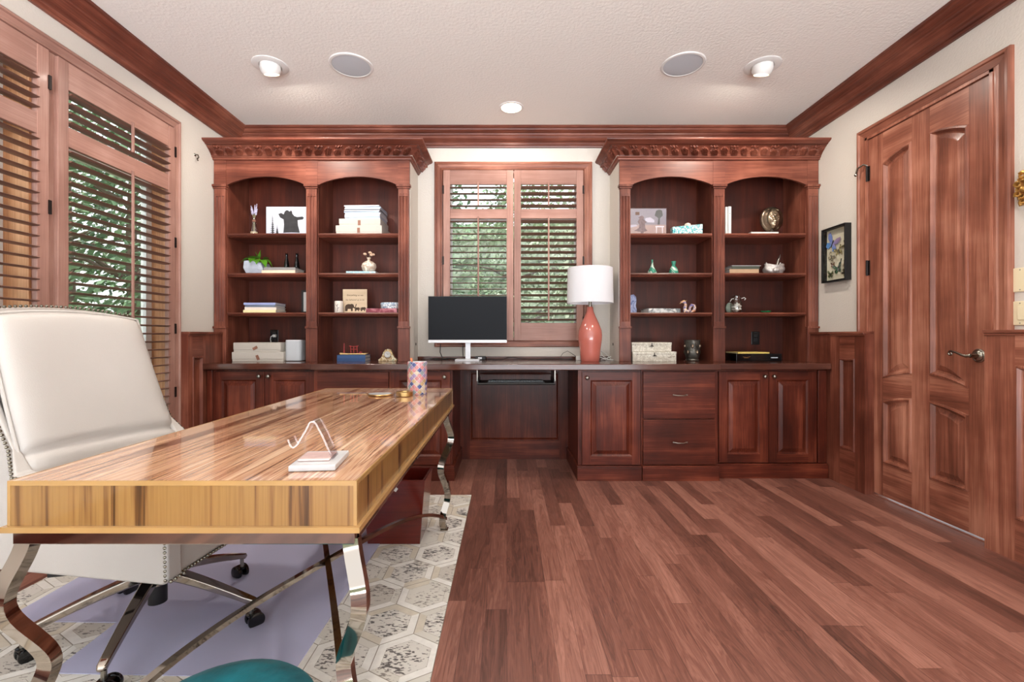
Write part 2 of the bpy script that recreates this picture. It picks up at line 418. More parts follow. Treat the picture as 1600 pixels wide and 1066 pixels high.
def build(mb, name, mat, parent=None, world=False, bevel=0, bseg=2, smooth=False, subsurf=0, angle=40, loc=None, merge=True):
    bm = mb.bm
    if merge: bmesh.ops.remove_doubles(bm, verts=bm.verts, dist=1e-5)
    bmesh.ops.recalc_face_normals(bm, faces=bm.faces)
    me = bpy.data.meshes.new(name)
    o = bpy.data.objects.new(name, me)
    if parent is not None:
        if world: bm.transform(rootmat(parent).inverted())
        o.parent = parent
    elif loc is not None:
        o.location = loc
    else:
        xs = [v.co for v in bm.verts]
        c = Vector(((min(v.x for v in xs) + max(v.x for v in xs)) / 2, (min(v.y for v in xs) + max(v.y for v in xs)) / 2, min(v.z for v in xs)))
        bm.transform(Matrix.Translation(-c)); o.location = c
    bm.to_mesh(me); bm.free()
    for m in (mat if isinstance(mat, list) else [mat]):
        me.materials.append(M[m] if isinstance(m, str) else m)
    COL.objects.link(o)
    if smooth:
        for p in me.polygons: p.use_smooth = True
        if angle < 180: me.set_sharp_from_angle(angle=radians(angle))
    if bevel:
        md = o.modifiers.new('bevel', 'BEVEL'); md.width = bevel; md.segments = bseg; md.limit_method = 'ANGLE'; md.angle_limit = radians(40)
        if bseg > 2:
            for p in me.polygons: p.use_smooth = True
            md.harden_normals = True
    if subsurf:
        md = o.modifiers.new('subsurf', 'SUBSURF'); md.levels = subsurf; md.render_levels = subsurf
        for p in me.polygons: p.use_smooth = True
    return o

def tag(o, label=None, cat=None, group=None, kind=None):
    if label: o['label'] = label
    if cat: o['category'] = cat
    if group: o['group'] = group
    if kind: o['kind'] = kind
    return o

def thing(name, label, cat, loc=(0, 0, 0), rz=0, group=None, kind=None):
    o = bpy.data.objects.new(name, None); COL.objects.link(o)
    o.empty_display_size = 0.05
    o.location = loc; o.rotation_euler = (0, 0, rz)
    ORG[o.name] = Matrix.Translation(loc) @ Matrix.Rotation(rz, 4, 'Z')
    return tag(o, label, cat, group, kind)

def copy_tree(o, parent=None):
    c = o.copy(); COL.objects.link(c); c.parent = parent
    for ch in [x for x in bpy.data.objects if x.parent == o]: copy_tree(ch, c)
    return c

def text(s, name, mat, parent, size, loc, rot, ext=0.0004, align='CENTER', shear=0):
    cu = bpy.data.curves.new(name, 'FONT'); cu.body = s; cu.size = size; cu.extrude = ext; cu.align_x = align; cu.align_y = 'CENTER'; cu.shear = shear
    t = bpy.data.objects.new(name + '_curve', cu); COL.objects.link(t)
    dg = bpy.context.evaluated_depsgraph_get(); me = bpy.data.meshes.new_from_object(t.evaluated_get(dg))
    bpy.data.objects.remove(t); bpy.data.curves.remove(cu)
    me.name = name; me.materials.clear(); me.materials.append(M[mat] if isinstance(mat, str) else mat)
    o = bpy.data.objects.new(name, me); COL.objects.link(o); o.parent = parent; o.location = loc; o.rotation_euler = rot
    return o

# frames of reference for flat joinery: u along the wall, v up, w out into the room
def FB(Y): return lambda u, v, w: (u, Y - w, v)        # facing the camera
def FL(X): return lambda u, v, w: (X + w, u, v)        # on the left wall, facing +x
def FR(X): return lambda u, v, w: (X - w, u, v)        # on the right wall, facing -x

RAISED = [(0, 0), (0.004, -0.004), (0.012, -0.010), (0.017, -0.010), (0.040, -0.002), (0.043, -0.0005)]
BOLD = [(0, 0), (0.003, 0.007), (0.012, 0.009), (0.018, 0.001), (0.026, -0.010), (0.034, -0.012), (0.060, -0.003), (0.064, -0.001)]
FLAT = [(0, 0), (0.004, 0.006), (0.012, 0.006), (0.020, -0.008), (0.024, -0.012)]

def framed(mb, F, u0, u1, v0, v1, th, cols, prof=RAISED, n=12):
    """a slab whose face is stiles, rails and moulded panels; rails use material 1"""
    def q(a, b, c, d, mi=0): mb.quad([F(*p) for p in (a, b, c, d)], mi)
    fn = lambda k: k if callable(k) else (lambda u, k=k: k)
    prev = u0
    for ua, ub, pans in cols:
        q((prev, v0, 0), (ua, v0, 0), (ua, v1, 0), (prev, v1, 0)); prev = ub
        arched = any(callable(t) for pr in pans for t in pr)
        N = n if arched else 1
        us = [ua + (ub - ua) * i / N for i in range(N + 1)]
        edge = [fn(v0)] + [fn(t) for pr in pans for t in pr] + [fn(v1)]
        for k in range(0, len(edge), 2):
            for a, b in zip(us, us[1:]):
                q((a, edge[k](a), 0), (b, edge[k](b), 0), (b, edge[k + 1](b), 0), (a, edge[k + 1](a), 0), 1)
        for k in range(1, len(edge) - 1, 2):
            bo, to = edge[k], edge[k + 1]
            loops = []
            for ins, w in prof:
                sc = (ub - ua - 2 * ins) / (ub - ua)
                L = [(ua + ins + (u - ua) * sc, bo(u) + ins, w) for u in us] + [(ua + ins + (u - ua) * sc, to(u) - ins, w) for u in reversed(us)]
                loops.append([mb.bm.verts.new(F(*p)) for p in L])
            for A, B in zip(loops, loops[1:]):
                for i in range(len(A)):
                    mb.bm.faces.new((A[i], A[(i + 1) % len(A)], B[(i + 1) % len(A)], B[i]))
            mb.bm.faces.new(loops[-1])
    q((prev, v0, 0), (u1, v0, 0), (u1, v1, 0), (prev, v1, 0))
    for a, b in (((u0, v0), (u1, v0)), ((u1, v0), (u1, v1)), ((u1, v1), (u0, v1)), ((u0, v1), (u0, v0))):
        q((a[0], a[1], 0), (b[0], b[1], 0), (b[0], b[1], -th), (a[0], a[1], -th))
    q((u0, v0, -th), (u1, v0, -th), (u1, v1, -th), (u0, v1, -th))
    return mb

# ------------------------------------------------------------------ room shell
tag(build(MB().box(XL - 0.2, XR + 0.2, YF, YB + 0.2, -0.1, 0), 'floor', 'floor', loc=(0, 0, 0)), kind='structure')
tag(build(MB().box(XL - 0.2, XR + 0.2, YF, YB + 0.2, ZC, ZC + 0.1), 'ceiling', 'ceil'), kind='structure')

W1 = (1.50, 2.27); W2 = (2.42, 3.215); WZ = (0.24, 2.52)      # the two tall windows of the left wall
wl_ = MB()
wl_.box(XL - 0.16, XL, YF, W1[0], 0, ZC); wl_.box(XL - 0.16, XL, W2[1], YB + 0.16, 0, ZC)
wl_.box(XL - 0.16, XL, W1[0], W2[1], 0, WZ[0]); wl_.box(XL - 0.16, XL, W1[0], W2[1], WZ[1], ZC)
wl_.box(XL - 0.16, XL, W1[1] + 0.01, W2[0] - 0.01, WZ[0], WZ[1])
tag(build(wl_, 'wall_left', 'wall'), kind='structure')
BW = (-0.55, 0.665); BZ = (1.02, 2.50)
wb_ = MB()
wb_.box(XL, BW[0], YB, YB + 0.16, 0, ZC); wb_.box(BW[1], XR, YB, YB + 0.16, 0, ZC)
wb_.box(BW[0], BW[1], YB, YB + 0.16, 0, BZ[0]); wb_.box(BW[0], BW[1], YB, YB + 0.16, BZ[1], ZC)
tag(build(wb_, 'wall_back', 'wall'), kind='structure')
# right wall with the door opening
DY = (2.36, 3.155); DZ = 2.41
wr_ = MB()
wr_.box(XR, XR + 0.14, YF, DY[0] - 0.02, 0, ZC); wr_.box(XR, XR + 0.14, DY[1] + 0.02, YB + 0.16, 0, ZC)
wr_.box(XR, XR + 0.14, DY[0] - 0.02, DY[1] + 0.02, DZ + 0.02, ZC)
tag(build(wr_, 'wall_right', 'wall'), kind='structure')
# plastered returns either side of the middle bay, into which the bookcases are set
BLX = -0.777; BRX = 0.8995
tag(build(MB().box(BLX - 0.085, BLX, YK + 0.022, YB, ZCT, 2.50), 'wall_return_left', 'wall'), kind='structure')
tag(build(MB().box(BRX, BRX + 0.085, YK + 0.022, YB, ZCT, 2.50), 'wall_return_right', 'wall'), kind='structure')

CR = [(0, -.145), (.016, -.145), (.020, -.132), (.028, -.126), (.030, -.112), (.034, -.106), (.048, -.100), (.062, -.084), (.072, -.066), (.080, -.060),
      (.082, -.052), (.090, -.048), (.100, -.044), (.112, -.034), (.118, -.022), (.130, -.016), (.130, 0), (0, 0)]
cr = MB(); cr.prism([(XL + p, ZC + q) for p, q in CR], 'y', YF, YB)
tag(build(cr, 'trim_1', 'cfy'), 'stained wood crown moulding along the left wall', kind='structure')
cr = MB(); cr.prism([(XR - p, ZC + q) for p, q in CR], 'y', YF, YB)
tag(build(cr, 'trim_2', 'cfy'), 'stained wood crown moulding along the right wall', kind='structure')
cr = MB(); cr.prism([(YB - p, ZC + q) for p, q in CR], 'x', XL, XR)
tag(build(cr, 'trim_3', 'cfx'), 'stained wood crown moulding above the bookcases', kind='structure')

# wainscot: left (between tall window and bookcase), left below and before the window, right far, right near
WT = 1.10
def wainscot(name, F, u0, u1, v1, pans, label, th=0.07, cap=True, w='dr', ends=()):
    r = thing(name, label, None, kind='structure')
    mb = MB(); framed(mb, F, u0, u1, 0, v1, th, [(a, b, [(c, d)]) for a, b, c, d in pans], FLAT)
    build(mb, 'panelling', [w + 'z', w + 'y'], r)
    if cap:
        c = MB(); c.box(u0, u1, v1, v1 + 0.016, -th, 0.012, T=F); c.box(u0, u1, v1 - 0.012, v1, 0, 0.006, T=F)
        build(c, 'cap_rail', w + 'y', r, bevel=0.003)
    return r
wainscot('trim_4', FL(-2.268), 3.28, 3.47, WT - 0.016, [(3.325, 3.44, 0.14, 0.92)], 'panelled wainscot between tall window and left bookcase', w='cf')
wainscot('trim_5', FR(2.415), 3.11, 3.44, WT - 0.016, [(3.20, 3.345, 0.26, 0.91)], 'panelled wainscot between the door and the right cabinet', w='cf')
wainscot('trim_6', FR(2.415), 0.8, 2.33, WT - 0.016, [(1.62, 2.19, 0.20, 0.93), (0.9, 1.47, 0.20, 0.93)][::-1], 'panelled wainscot to the right of the door', w='dr')
wc = MB(); wc.box(-2.342, -2.268, 3.47, 3.70, 0, WT - .016); wc.box(-2.342, -2.256, 3.47, 3.66, WT - .016, WT)
wc.box(2.415, 2.49, 3.44, 3.70, 0, WT - .016); wc.box(2.403, 2.49, 3.44, 3.66, WT - .016, WT)
tag(build(wc, 'trim_7', 'cfz'), 'plain ends of the wainscot running in beside the bookcases', kind='structure')
tag(build(MB().box(XL, XL + 0.02, YF, 3.28, 0, 0.13), 'baseboard_left', 'chy', bevel=0.004), kind='structure')

# ------------------------------------------------------------------ windows
def jambset(parent, F, u0, u1, v0, v1, d0, d1, mat, t=0.012):
    m = MB()
    m.box(u0, u0 + t, v0, v1, d0, d1, T=F); m.box(u1 - t, u1, v0, v1, d0, d1, T=F)
    m.box(u0, u1, v0, v0 + t, d0, d1, T=F); m.box(u0, u1, v1 - t, v1, d0, d1, T=F)
    build(m, 'jamb', mat, parent)
def sash(parent, F, u0, u1, v0, v1, d, mat, w=0.05, mid=()):
    m = MB()
    m.box(u0, u0 + w, v0, v1, d - 0.04, d, T=F); m.box(u1 - w, u1, v0, v1, d - 0.04, d, T=F)
    m.box(u0 + w, u1 - w, v0, v0 + w, d - 0.04, d, T=F); m.box(u0 + w, u1 - w, v1 - w, v1, d - 0.04, d, T=F)
    for z in mid: m.box(u0 + w, u1 - w, z - 0.03, z + 0.03, d - 0.04, d, T=F)
    build(m, 'sash', mat, parent, bevel=0.003)
    build(MB().box(u0 + w, u1 - w, v0 + w, v1 - w, d - 0.024, d - 0.018, T=F), 'pane', 'pane', parent)
CAS = [(0, 0), (0, 0.020), (0.008, 0.026), (0.018, 0.026), (0.022, 0.018), (0.050, 0.014), (0.056, 0.020), (0.066, 0.020), (0.070, 0.012), (0.076, 0)]
def casing(parent, F, u0, u1, v0, v1, wd, mats, legs=(True, True), sill=True, name='casing'):
    """mitred moulded casing: CAS runs from the outer edge in; scaled to width wd"""
    m = MB(); k = wd / 0.076
    P = [(a * k, w) for a, w in CAS]
    def run(c0, c1, mi):
        A = [m.bm.verts.new(F(*c0(a, w))) for a, w in P]; B = [m.bm.verts.new(F(*c1(a, w))) for a, w in P]
        for i in range(len(P) - 1): m.bm.faces.new((A[i], A[i + 1], B[i + 1], B[i])).material_index = mi
        m.bm.faces.new(A).material_index = mi; m.bm.faces.new(B).material_index = mi
    tl = lambda a, w: (u0 + a, v1 - a, w); tr = lambda a, w: (u1 - a, v1 - a, w)
    bl = lambda a, w: (u0 + a, (v0 + a) if sill else v0, w); br = lambda a, w: (u1 - a, (v0 + a) if sill else v0, w)
    run(tl, tr, 1)
    if legs[0]: run(bl, tl, 0)
    if legs[1]: run(br, tr, 0)
    if sill: run(bl, br, 1)
    return build(m, name, mats, parent, merge=False)

w1 = thing('window_1', 'window between the bookcases behind wooden shutters', None, kind='structure')
F = FB(YB)
jambset(w1, F, BW[0], BW[1], BZ[0], BZ[1], -0.10, 0.0, 'shz')
sash(w1, F, BW[0] + 0.012, 0.05, BZ[0] + .012, BZ[1] - .012, -0.08, 'white', mid=(2.12,))
sash(w1, F, 0.065, BW[1] - 0.012, BZ[0] + .012, BZ[1] - .012, -0.08, 'white', mid=(2.12,))
casing(w1, F, -0.63, 0.742, 0.975, 2.585, 0.078, ['drz', 'drx'])
w2 = thing('window_2', 'tall window of the left wall nearer the bookcase', None, kind='structure')
F = FL(XL)
jambset(w2, F, W2[0], W2[1], WZ[0], WZ[1], -0.15, 0.0, 'oakz')
sash(w2, F, W2[0] + .012, W2[1] - .012, WZ[0] + .012, WZ[1] - .012, -0.125, 'white', mid=(2.12,))
casing(w2, F, 1.40, 3.285, 0.16, 2.592, 0.075, ['shz', 'shy'])
w3 = thing('window_3', 'tall window of the left wall nearest the camera', None, kind='structure')
jambset(w3, F, W1[0], W1[1], WZ[0], WZ[1], -0.15, 0.0, 'oakz')
sash(w3, F, W1[0] + .012, W1[1] - .012, WZ[0] + .012, WZ[1] - .012, -0.125, 'white', mid=(2.12,))
build(MB().box(W1[1] - 0.0, W2[0], WZ[0], WZ[1], -0.005, 0.008, T=F), 'mullion', 'shz', w3)

def shutter(label, F, u0, u1, v0, v1, opens, bar_u, hinges_u, hinge_v, mats, group, st=(0.058, 0.058), tilt=8.0, pitch=0.053):
    r = thing('plantation_shutter', label, 'shutter', F(u0, v0, 0), 0, group)
    a0, a1 = u0 + st[0], u1 - st[1]; t = 0.028
    for ua, ub in ((u0, a0), (a1, u1)):
        build(MB().box(ua, ub, v0, v1, 0, t, T=F), 'stile', mats[0], r, True, bevel=0.002)
    edges = [v0] + [x for o in opens for x in o] + [v1]
    for k in range(0, len(edges), 2):
        build(MB().box(a0, a1, edges[k], edges[k + 1], 0.002, t - 0.002, T=F), 'rail', mats[1], r, True, bevel=0.002)
    for (b, c) in opens:
        m = MB(); nn = max(1, round((c - b) / pitch)); pt = (c - b) / nn; cw = 0.031; ct = 0.0052
        for i in range(nn):
            vc = b + pt * (i + 0.5); prof = []
            for j in range(10):
                a = 2 * pi * j / 10; x, z = cw * cos(a), ct * sin(a)
                ca, sa = cos(radians(tilt)), sin(radians(tilt))
                prof.append((vc + x * sa + z * ca, t / 2 + x * ca - z * sa))
            P0 = [m.bm.verts.new(F(a0 + 0.002, p, q)) for p, q in prof]; P1 = [m.bm.verts.new(F(a1 - 0.002, p, q)) for p, q in prof]
            for j in range(10): m.bm.faces.new((P0[j], P0[(j + 1) % 10], P1[(j + 1) % 10], P1[j]))
            m.bm.faces.new(P0); m.bm.faces.new(P1)
        build(m, 'louvre_slats', mats[2], r, True, smooth=True)
        build(MB().box(bar_u - 0.0065, bar_u + 0.0065, b + 0.022, c + 0.012, t / 2 + 0.030, t / 2 + 0.042, T=F), 'tilt_bar', mats[0], r, True, bevel=0.002)
    for z in hinge_v:
        build(MB().box(hinges_u - 0.007, hinges_u + 0.007, z - 0.035, z + 0.035, t - 0.004, t + 0.006, T=F), 'hinge', 'iron', r, True)
    return r
M['slaty'] = wood('shaded_louvre_wood_y', (96, 66, 56), (116, 82, 70), (136, 100, 88), axis='y', rough=0.4, coat=0.05, figure=0.3)  # slats with the backlit shade in their colour, grain along y
OPB = [(1.182, 2.083), (2.165, 2.377)]
F = FB(3.998)
shutter('wooden louvred shutter leaf directly behind the monitor', F, -0.548, 0.056, 1.03, 2.500, OPB, -0.245, -0.549, (2.33, 1.72, 1.2), ('shz', 'shx', 'slat'), 'shutter leaves of the middle window', tilt=-4)
shutter('wooden louvred shutter leaf behind the coral lamp', F, 0.062, 0.658, 1.03, 2.500, OPB, 0.358, 0.659, (2.33, 1.72, 1.2), ('shz', 'shx', 'slat'), 'shutter leaves of the middle window', tilt=14)
OPL = [(0.42, 2.067), (2.172, 2.367)]
F = FL(-2.338)
shutter('tall wooden shutter leaf next to the left bookcase', F, 2.372, 3.207, 0.26, 2.512, OPL, 2.82, 3.209, (2.35, 1.72, 1.12, 0.68), ('shz', 'shy', 'slaty'), 'tall shutter leaves of the left wall', tilt=6)
shutter('tall wooden shutter leaf at left edge of view behind the white chair', F, 1.49, 2.325, 0.26, 2.512, OPL, 1.90, 2.327, (2.35, 1.72, 1.12, 0.68), ('shz', 'shy', 'slaty'), 'tall shutter leaves of the left wall', tilt=0)

# ------------------------------------------------------------------ door
d = thing('door_1', 'dark stained four panel door with arched panels', None, kind='structure')
F = FR(2.478)
yc = (3.036 + 2.472) / 2; hw = (3.036 - 2.472) / 2
arc = lambda base, rise: (lambda u: base + rise * (1 - ((u - yc) / hw) ** 2))
m = MB()
cols = [(2.472, 2.70, [(0.233, arc(0.645, 0.045)), (arc(0.79, 0.05), arc(2.205, 0.06))]), (2.82, 3.036, [(0.233, arc(0.645, 0.045)), (arc(0.79, 0.05), arc(2.205, 0.06))])]
framed(m, F, DY[0], DY[1], 0.016, DZ, 0.04, cols, BOLD)
build(m, 'door_leaf', ['drz', 'dry'], d)
m = MB(); m.box(DY[0] - 0.02, DY[0] - 0.003, 0, DZ + 0.02, -0.07, 0.012, T=F); m.box(DY[1] + 0.003, DY[1] + 0.02, 0, DZ + 0.02, -0.07, 0.012, T=F)
m.box(DY[0] - 0.02, DY[1] + 0.02, DZ + 0.004, DZ + 0.02, -0.07, 0.012, T=F)
m.box(DY[0] - 0.02, DY[1] + 0.02, -0.002, 0.004, -0.07, 0, T=F)
build(m, 'door_jamb', 'drz', d)
casing(d, FR(XR), DY[0] - 0.10, DY[1] + 0.10, WT, DZ + 0.09, 0.092, ['drz', 'dry'], sill=False)
for z in (2.18, 1.535, 0.915, 0.275):
    m = MB(); m.box(DY[1] - 0.012, DY[1] + 0.014, z - 0.05, z + 0.05, 0.001, 0.006, T=F)
    h = build(m, 'hinge', 'iron', d)
    m = MB(); m.lathe([(0.007, -0.052), (0.007, 0.052)], F(DY[1] + 0.002, z, 0.012), 8); build(m, 'hinge_pin', 'iron', h)
m = MB(); m.tube([F(DY[1] + 0.002, 2.236, 0.012), F(DY[1] + 0.02, 2.25, 0.02), F(DY[1] + 0.055, 2.235, 0.035), F(DY[1] + 0.07, 2.20, 0.035)], 0.006, 8)
m.sph(F(DY[1] + 0.07, 2.195, 0.035), 0.011)
build(m, 'hinge_stop', 'nickel', d, smooth=True)
hy, hz = 2.418, 0.966
T = Matrix.Translation(F(hy, hz, 0)) @ Matrix.Rotation(-pi / 2, 4, 'Y')
m = MB(); m.lathe([(0.036, 0), (0.036, 0.004), (0.030, 0.008), (0.027, 0.007), (0.024, 0.012), (0.014, 0.016), (0.011, 0.03), (0.011, 0.05), (0.0, 0.052)], n=28, T=T)
hr = build(m, 'rosette', 'nickel', d, smooth=True)
m = MB(); pts = [F(hy, hz, 0.046), F(hy + 0.014, hz - 0.003, 0.055), F(hy + 0.04, hz + 0.004, 0.056), F(hy + 0.075, hz + 0.016, 0.054), F(hy + 0.10, hz + 0.021, 0.052)]
for k in range(12):
    a = radians(90 - 28 * k); r_ = 0.013 - 0.0007 * k
    pts.append(F(hy + 0.102 + r_ * cos(a), hz + 0.008 + r_ * sin(a), 0.052))
m.tube(pts, [0.010, 0.009, 0.007, 0.0062, 0.0058] + [0.0052] * 12, 10)
build(m, 'lever', 'nickel', d, smooth=True)
# ------------------------------------------------------------------ bookcases
SH1, SH2, SH3 = 1.892, 1.574, 1.257
ARS, ARP, FRT = 2.272, 2.343, 2.481

def carving(s, v):
    """height of the carved leaf band; s metres along, v 0..1 up the cove"""
    p = 0.157; q = (s / p) % 1.0 - 0.5
    if v < 0.05 or v > 0.95: return 0
    h = 0.0
    for c0, wd, top, k in ((0.0, 0.27, 0.74, 5.0), (0.5, 0.23, 0.86, 4.0), (-0.5, 0.23, 0.86, 4.0)):
        dx = q - c0; spread = wd * (0.55 + 0.45 * v)
        if abs(dx) < spread:
            t = dx / spread; tp = top - 0.22 * t * t
            if v < tp:
                rib = abs(cos(k * pi * t * (0.7 + 0.3 * (1 - v))))
                h = max(h, (0.02 + 0.98 * rib) * min(1, (tp - v) * 9) * 0.018 * (1 - 0.35 * abs(t)))
    d2 = ((q * p) ** 2 + ((v - 0.84) * 0.085) ** 2) ** 0.5
    if d2 < 0.011: h = max(h, 0.016 * (1 - (d2 / 0.011) ** 2) ** 0.5)
    for sg in (-1, 1):
        d3 = (((abs(q) - 0.14) * p) ** 2 + ((v - 0.80) * 0.085) ** 2) ** 0.5
        if 0.005 < d3 < 0.010: h = max(h, 0.008)
    return h

def bookcase(label, x0, x1, pil, inner):
    """pil: three (a,b) pilaster spans; inner: which side faces the middle bay (+1 right, -1 left)"""
    r = thing('bookcase', label, 'bookcase', ((x0 + x1) / 2, YK, ZCT), 0, 'built-in bookcases either side of the window')
    F = FB(YK)
    # fluted pilasters
    for a, b in pil:
        m = MB(); c = (a + b) / 2; h = (b - a) / 2 - 0.004; fl = []
        prof = [(c - h, YK + 0.02), (c - h, YK - 0.008)]
        for k in (-1, 0, 1):
            cx = c + k * 0.024
            prof += [(cx - 0.008, YK - 0.008), (cx - 0.005, YK - 0.001), (cx, YK + 0.0015), (cx + 0.005, YK - 0.001), (cx + 0.008, YK - 0.008)]
        prof += [(c + h, YK - 0.008), (c + h, YK + 0.02)]
        m.prism(prof, 'z', 1.185, 2.185)
        m.box(c - h, c + h, YK - 0.008, YK + 0.02, 1.145, 1.185); m.box(c - h, c + h, YK - 0.008, YK + 0.02, 2.185, 2.245)
        for k in (-1, 0, 1): m.sph((c + k * 0.024, YK - 0.008, 2.20), 0.0045, n=8)
        m.box(a, b, YK - 0.006, YK + 0.02, ZCT, 1.13)
        m.box(a - 0.004, b + 0.004, YK - 0.016, YK + 0.02, 1.13, 1.146)
        m.box(a - 0.003, b + 0.003, YK - 0.015, YK + 0.02, 2.245, 2.258); m.box(a - 0.010, b + 0.010, YK - 0.024, YK + 0.02, 2.258, 2.276)
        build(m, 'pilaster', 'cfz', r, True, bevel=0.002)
    # frieze with two arches
    m = MB(); zt = FRT + 0.02; N = 22
    edges = [(pil[0][1], pil[1][0]), (pil[1][1], pil[2][0])]
    for a, b in edges:
        arch = lambda u: ARS + (ARP - ARS) * (1 - ((u - (a + b) / 2) / ((b - a) / 2)) ** 2) ** 0.85 if abs(u - (a + b) / 2) < (b - a) / 2 - 1e-6 else ARS
        us = [a + (b - a) * i / N for i in range(N + 1)]
        for p, q in zip(us, us[1:]):
            for Y in (YK, YK + 0.02): m.quad([(p, Y, arch(p)), (q, Y, arch(q)), (q, Y, zt), (p, Y, zt)])
            m.quad([(p, YK, arch(p)), (q, YK, arch(q)), (q, YK + 0.02, arch(q)), (p, YK + 0.02, arch(p))])
    for a, b in pil: m.box(a, b, YK - 0.003, YK + 0.02, 2.276, zt)
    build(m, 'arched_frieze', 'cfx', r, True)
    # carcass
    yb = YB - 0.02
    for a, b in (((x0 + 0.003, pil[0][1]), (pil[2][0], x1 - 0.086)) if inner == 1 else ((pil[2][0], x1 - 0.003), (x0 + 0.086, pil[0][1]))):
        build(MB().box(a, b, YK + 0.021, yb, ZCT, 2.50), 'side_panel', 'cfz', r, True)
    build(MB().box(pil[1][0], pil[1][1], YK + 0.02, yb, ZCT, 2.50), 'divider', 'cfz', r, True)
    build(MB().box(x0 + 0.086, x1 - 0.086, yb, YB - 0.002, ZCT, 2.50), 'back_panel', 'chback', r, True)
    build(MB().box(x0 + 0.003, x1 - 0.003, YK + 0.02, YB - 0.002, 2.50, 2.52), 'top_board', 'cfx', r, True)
    for a, b in edges:
        for z in (SH1, SH2, SH3):
            m = MB(); pr = [(yb, z), (yb, z - 0.03), (YK + 0.026, z - 0.03), (YK + 0.021, z - 0.027), (YK + 0.024, z - 0.022), (YK + 0.012, z - 0.018), (YK + 0.008, z - 0.009), (YK + 0.013, z)]
            m.prism(pr, 'x', a + 0.0015, b - 0.0015)
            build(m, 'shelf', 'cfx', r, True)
    # cornice: front run and the return towards the middle, mitred
    PR = [(0.0, 2.471), (0.016, 2.473), (0.018, 2.484), (0.028, 2.489), (0.030, 2.497)]
    CV0, CV1 = (0.032, 2.499), (0.098, 2.556)
    PT = [(0.100, 2.558), (0.108, 2.560), (0.112, 2.566), (0.130, 2.571), (0.142, 2.578), (0.147, 2.586), (0.147, 2.592), (0.0, 2.592)]
    XI = x1 if inner == 1 else x0; XO = x0 if inner == 1 else x1
    m = MB()
    def front(p, z, end): return (XO if end == 0 else XI + inner * p * 0.88, YK - p, z)
    def ret(p, z, end): return (XI + inner * p * 0.88, YK - p if end == 0 else YB - 0.001, z)
    for PP in (PR, PT):
        for g in (front, ret):
            for (p, z), (p2, z2) in zip(PP, PP[1:]):
                m.quad([g(p, z, 0), g(p, z, 1), g(p2, z2, 1), g(p2, z2, 0)])
    m.box(min(XO, XI), max(XO, XI), YK, YK + 0.02, 2.471, 2.592)
    def strip(g, L, nu):
        def fn(i, j):
            p = CV0[0] + (CV1[0] - CV0[0]) * j ** 1.4; z = CV0[1] + (CV1[1] - CV0[1]) * j
            a = Vector(g(p, z, 0)); b = Vector(g(p, z, 1)); q = a.lerp(b, i)
            h = carving(i * L, j)
            nrm = Vector((0, -0.65, -0.76)) if g is front else Vector((inner * 0.65, 0, -0.76))
            return q + nrm * h * min(1, i * 60, (1 - i) * 60)
        m.grid(fn, nu, 22)
    strip(front, abs(XI - XO) + 0.06, 760); strip(ret, YB - YK + 0.06, 200)
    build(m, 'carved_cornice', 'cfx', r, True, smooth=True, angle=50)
    return r
PL = [(-2.338, -2.241), (-1.604, -1.512), (-0.870, -0.777)]
PR_ = [(0.8995, 0.990), (1.646, 1.741), (2.398, 2.486)]
bookcase('tall cherry bookcase to the left of the window, carved cornice over two arched bays', XL, BLX, PL, 1)
bookcase('tall cherry bookcase to the right of the window, between coral lamp and door', BRX, XR, PR_, -1)

# ------------------------------------------------------------------ worktop and base cabinets
m = MB()
yf, yo = 3.362, 3.422
prof = [(-2.262, YB), (-2.262, yo), (-1.437, yo), (-1.437, yf), (1.567, yf), (1.567, yo), (2.412, yo), (2.412, YB)]
m.prism(prof, 'z', 0.819, ZCT)
wt = build(m, 'worktop', 'top', bevel=0.006, bseg=3); tag(wt, 'continuous dark wood worktop running under both bookcases and the window', 'countertop')
build(MB().box(BLX, BRX, YB - 0.018, YB - 0.001, ZCT, ZCT + 0.026), 'upstand', 'top', wt, bevel=0.002).location = (0, 0, 0)
u = [o for o in bpy.data.objects if o.name == 'upstand'][0]; u.data.transform(Matrix.Translation(-wt.location))

def knob(parent, x, y, z):
    T = Matrix.Translation((x, y, z)) @ Matrix.Rotation(pi / 2, 4, 'X')
    m = MB(); m.lathe([(0.010, 0), (0.006, 0.004), (0.006, 0.012), (0.013, 0.018), (0.0155, 0.024), (0.012, 0.030), (0.0, 0.032)], n=16, T=T)
    build(m, 'knob', 'pewter', parent, True, smooth=True, angle=180)

def cabinet(label, x0, x1, yface, zt=0.819, group=None, side=None, plx=(0, 0), plinth_y=None):
    r = thing('base_cabinet', label, 'cabinet', ((x0 + x1) / 2, yface, 0), 0, group)
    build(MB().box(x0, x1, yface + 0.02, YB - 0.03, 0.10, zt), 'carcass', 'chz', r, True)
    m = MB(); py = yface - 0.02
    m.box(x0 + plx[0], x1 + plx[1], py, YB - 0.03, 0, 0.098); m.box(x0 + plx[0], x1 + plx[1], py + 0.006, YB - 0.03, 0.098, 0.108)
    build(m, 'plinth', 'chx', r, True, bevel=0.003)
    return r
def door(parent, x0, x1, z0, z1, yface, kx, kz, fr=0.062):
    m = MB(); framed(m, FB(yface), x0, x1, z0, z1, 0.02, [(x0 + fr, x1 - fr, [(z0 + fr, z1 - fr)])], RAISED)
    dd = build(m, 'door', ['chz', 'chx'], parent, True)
    knob(dd, kx, yface, kz)
    return dd
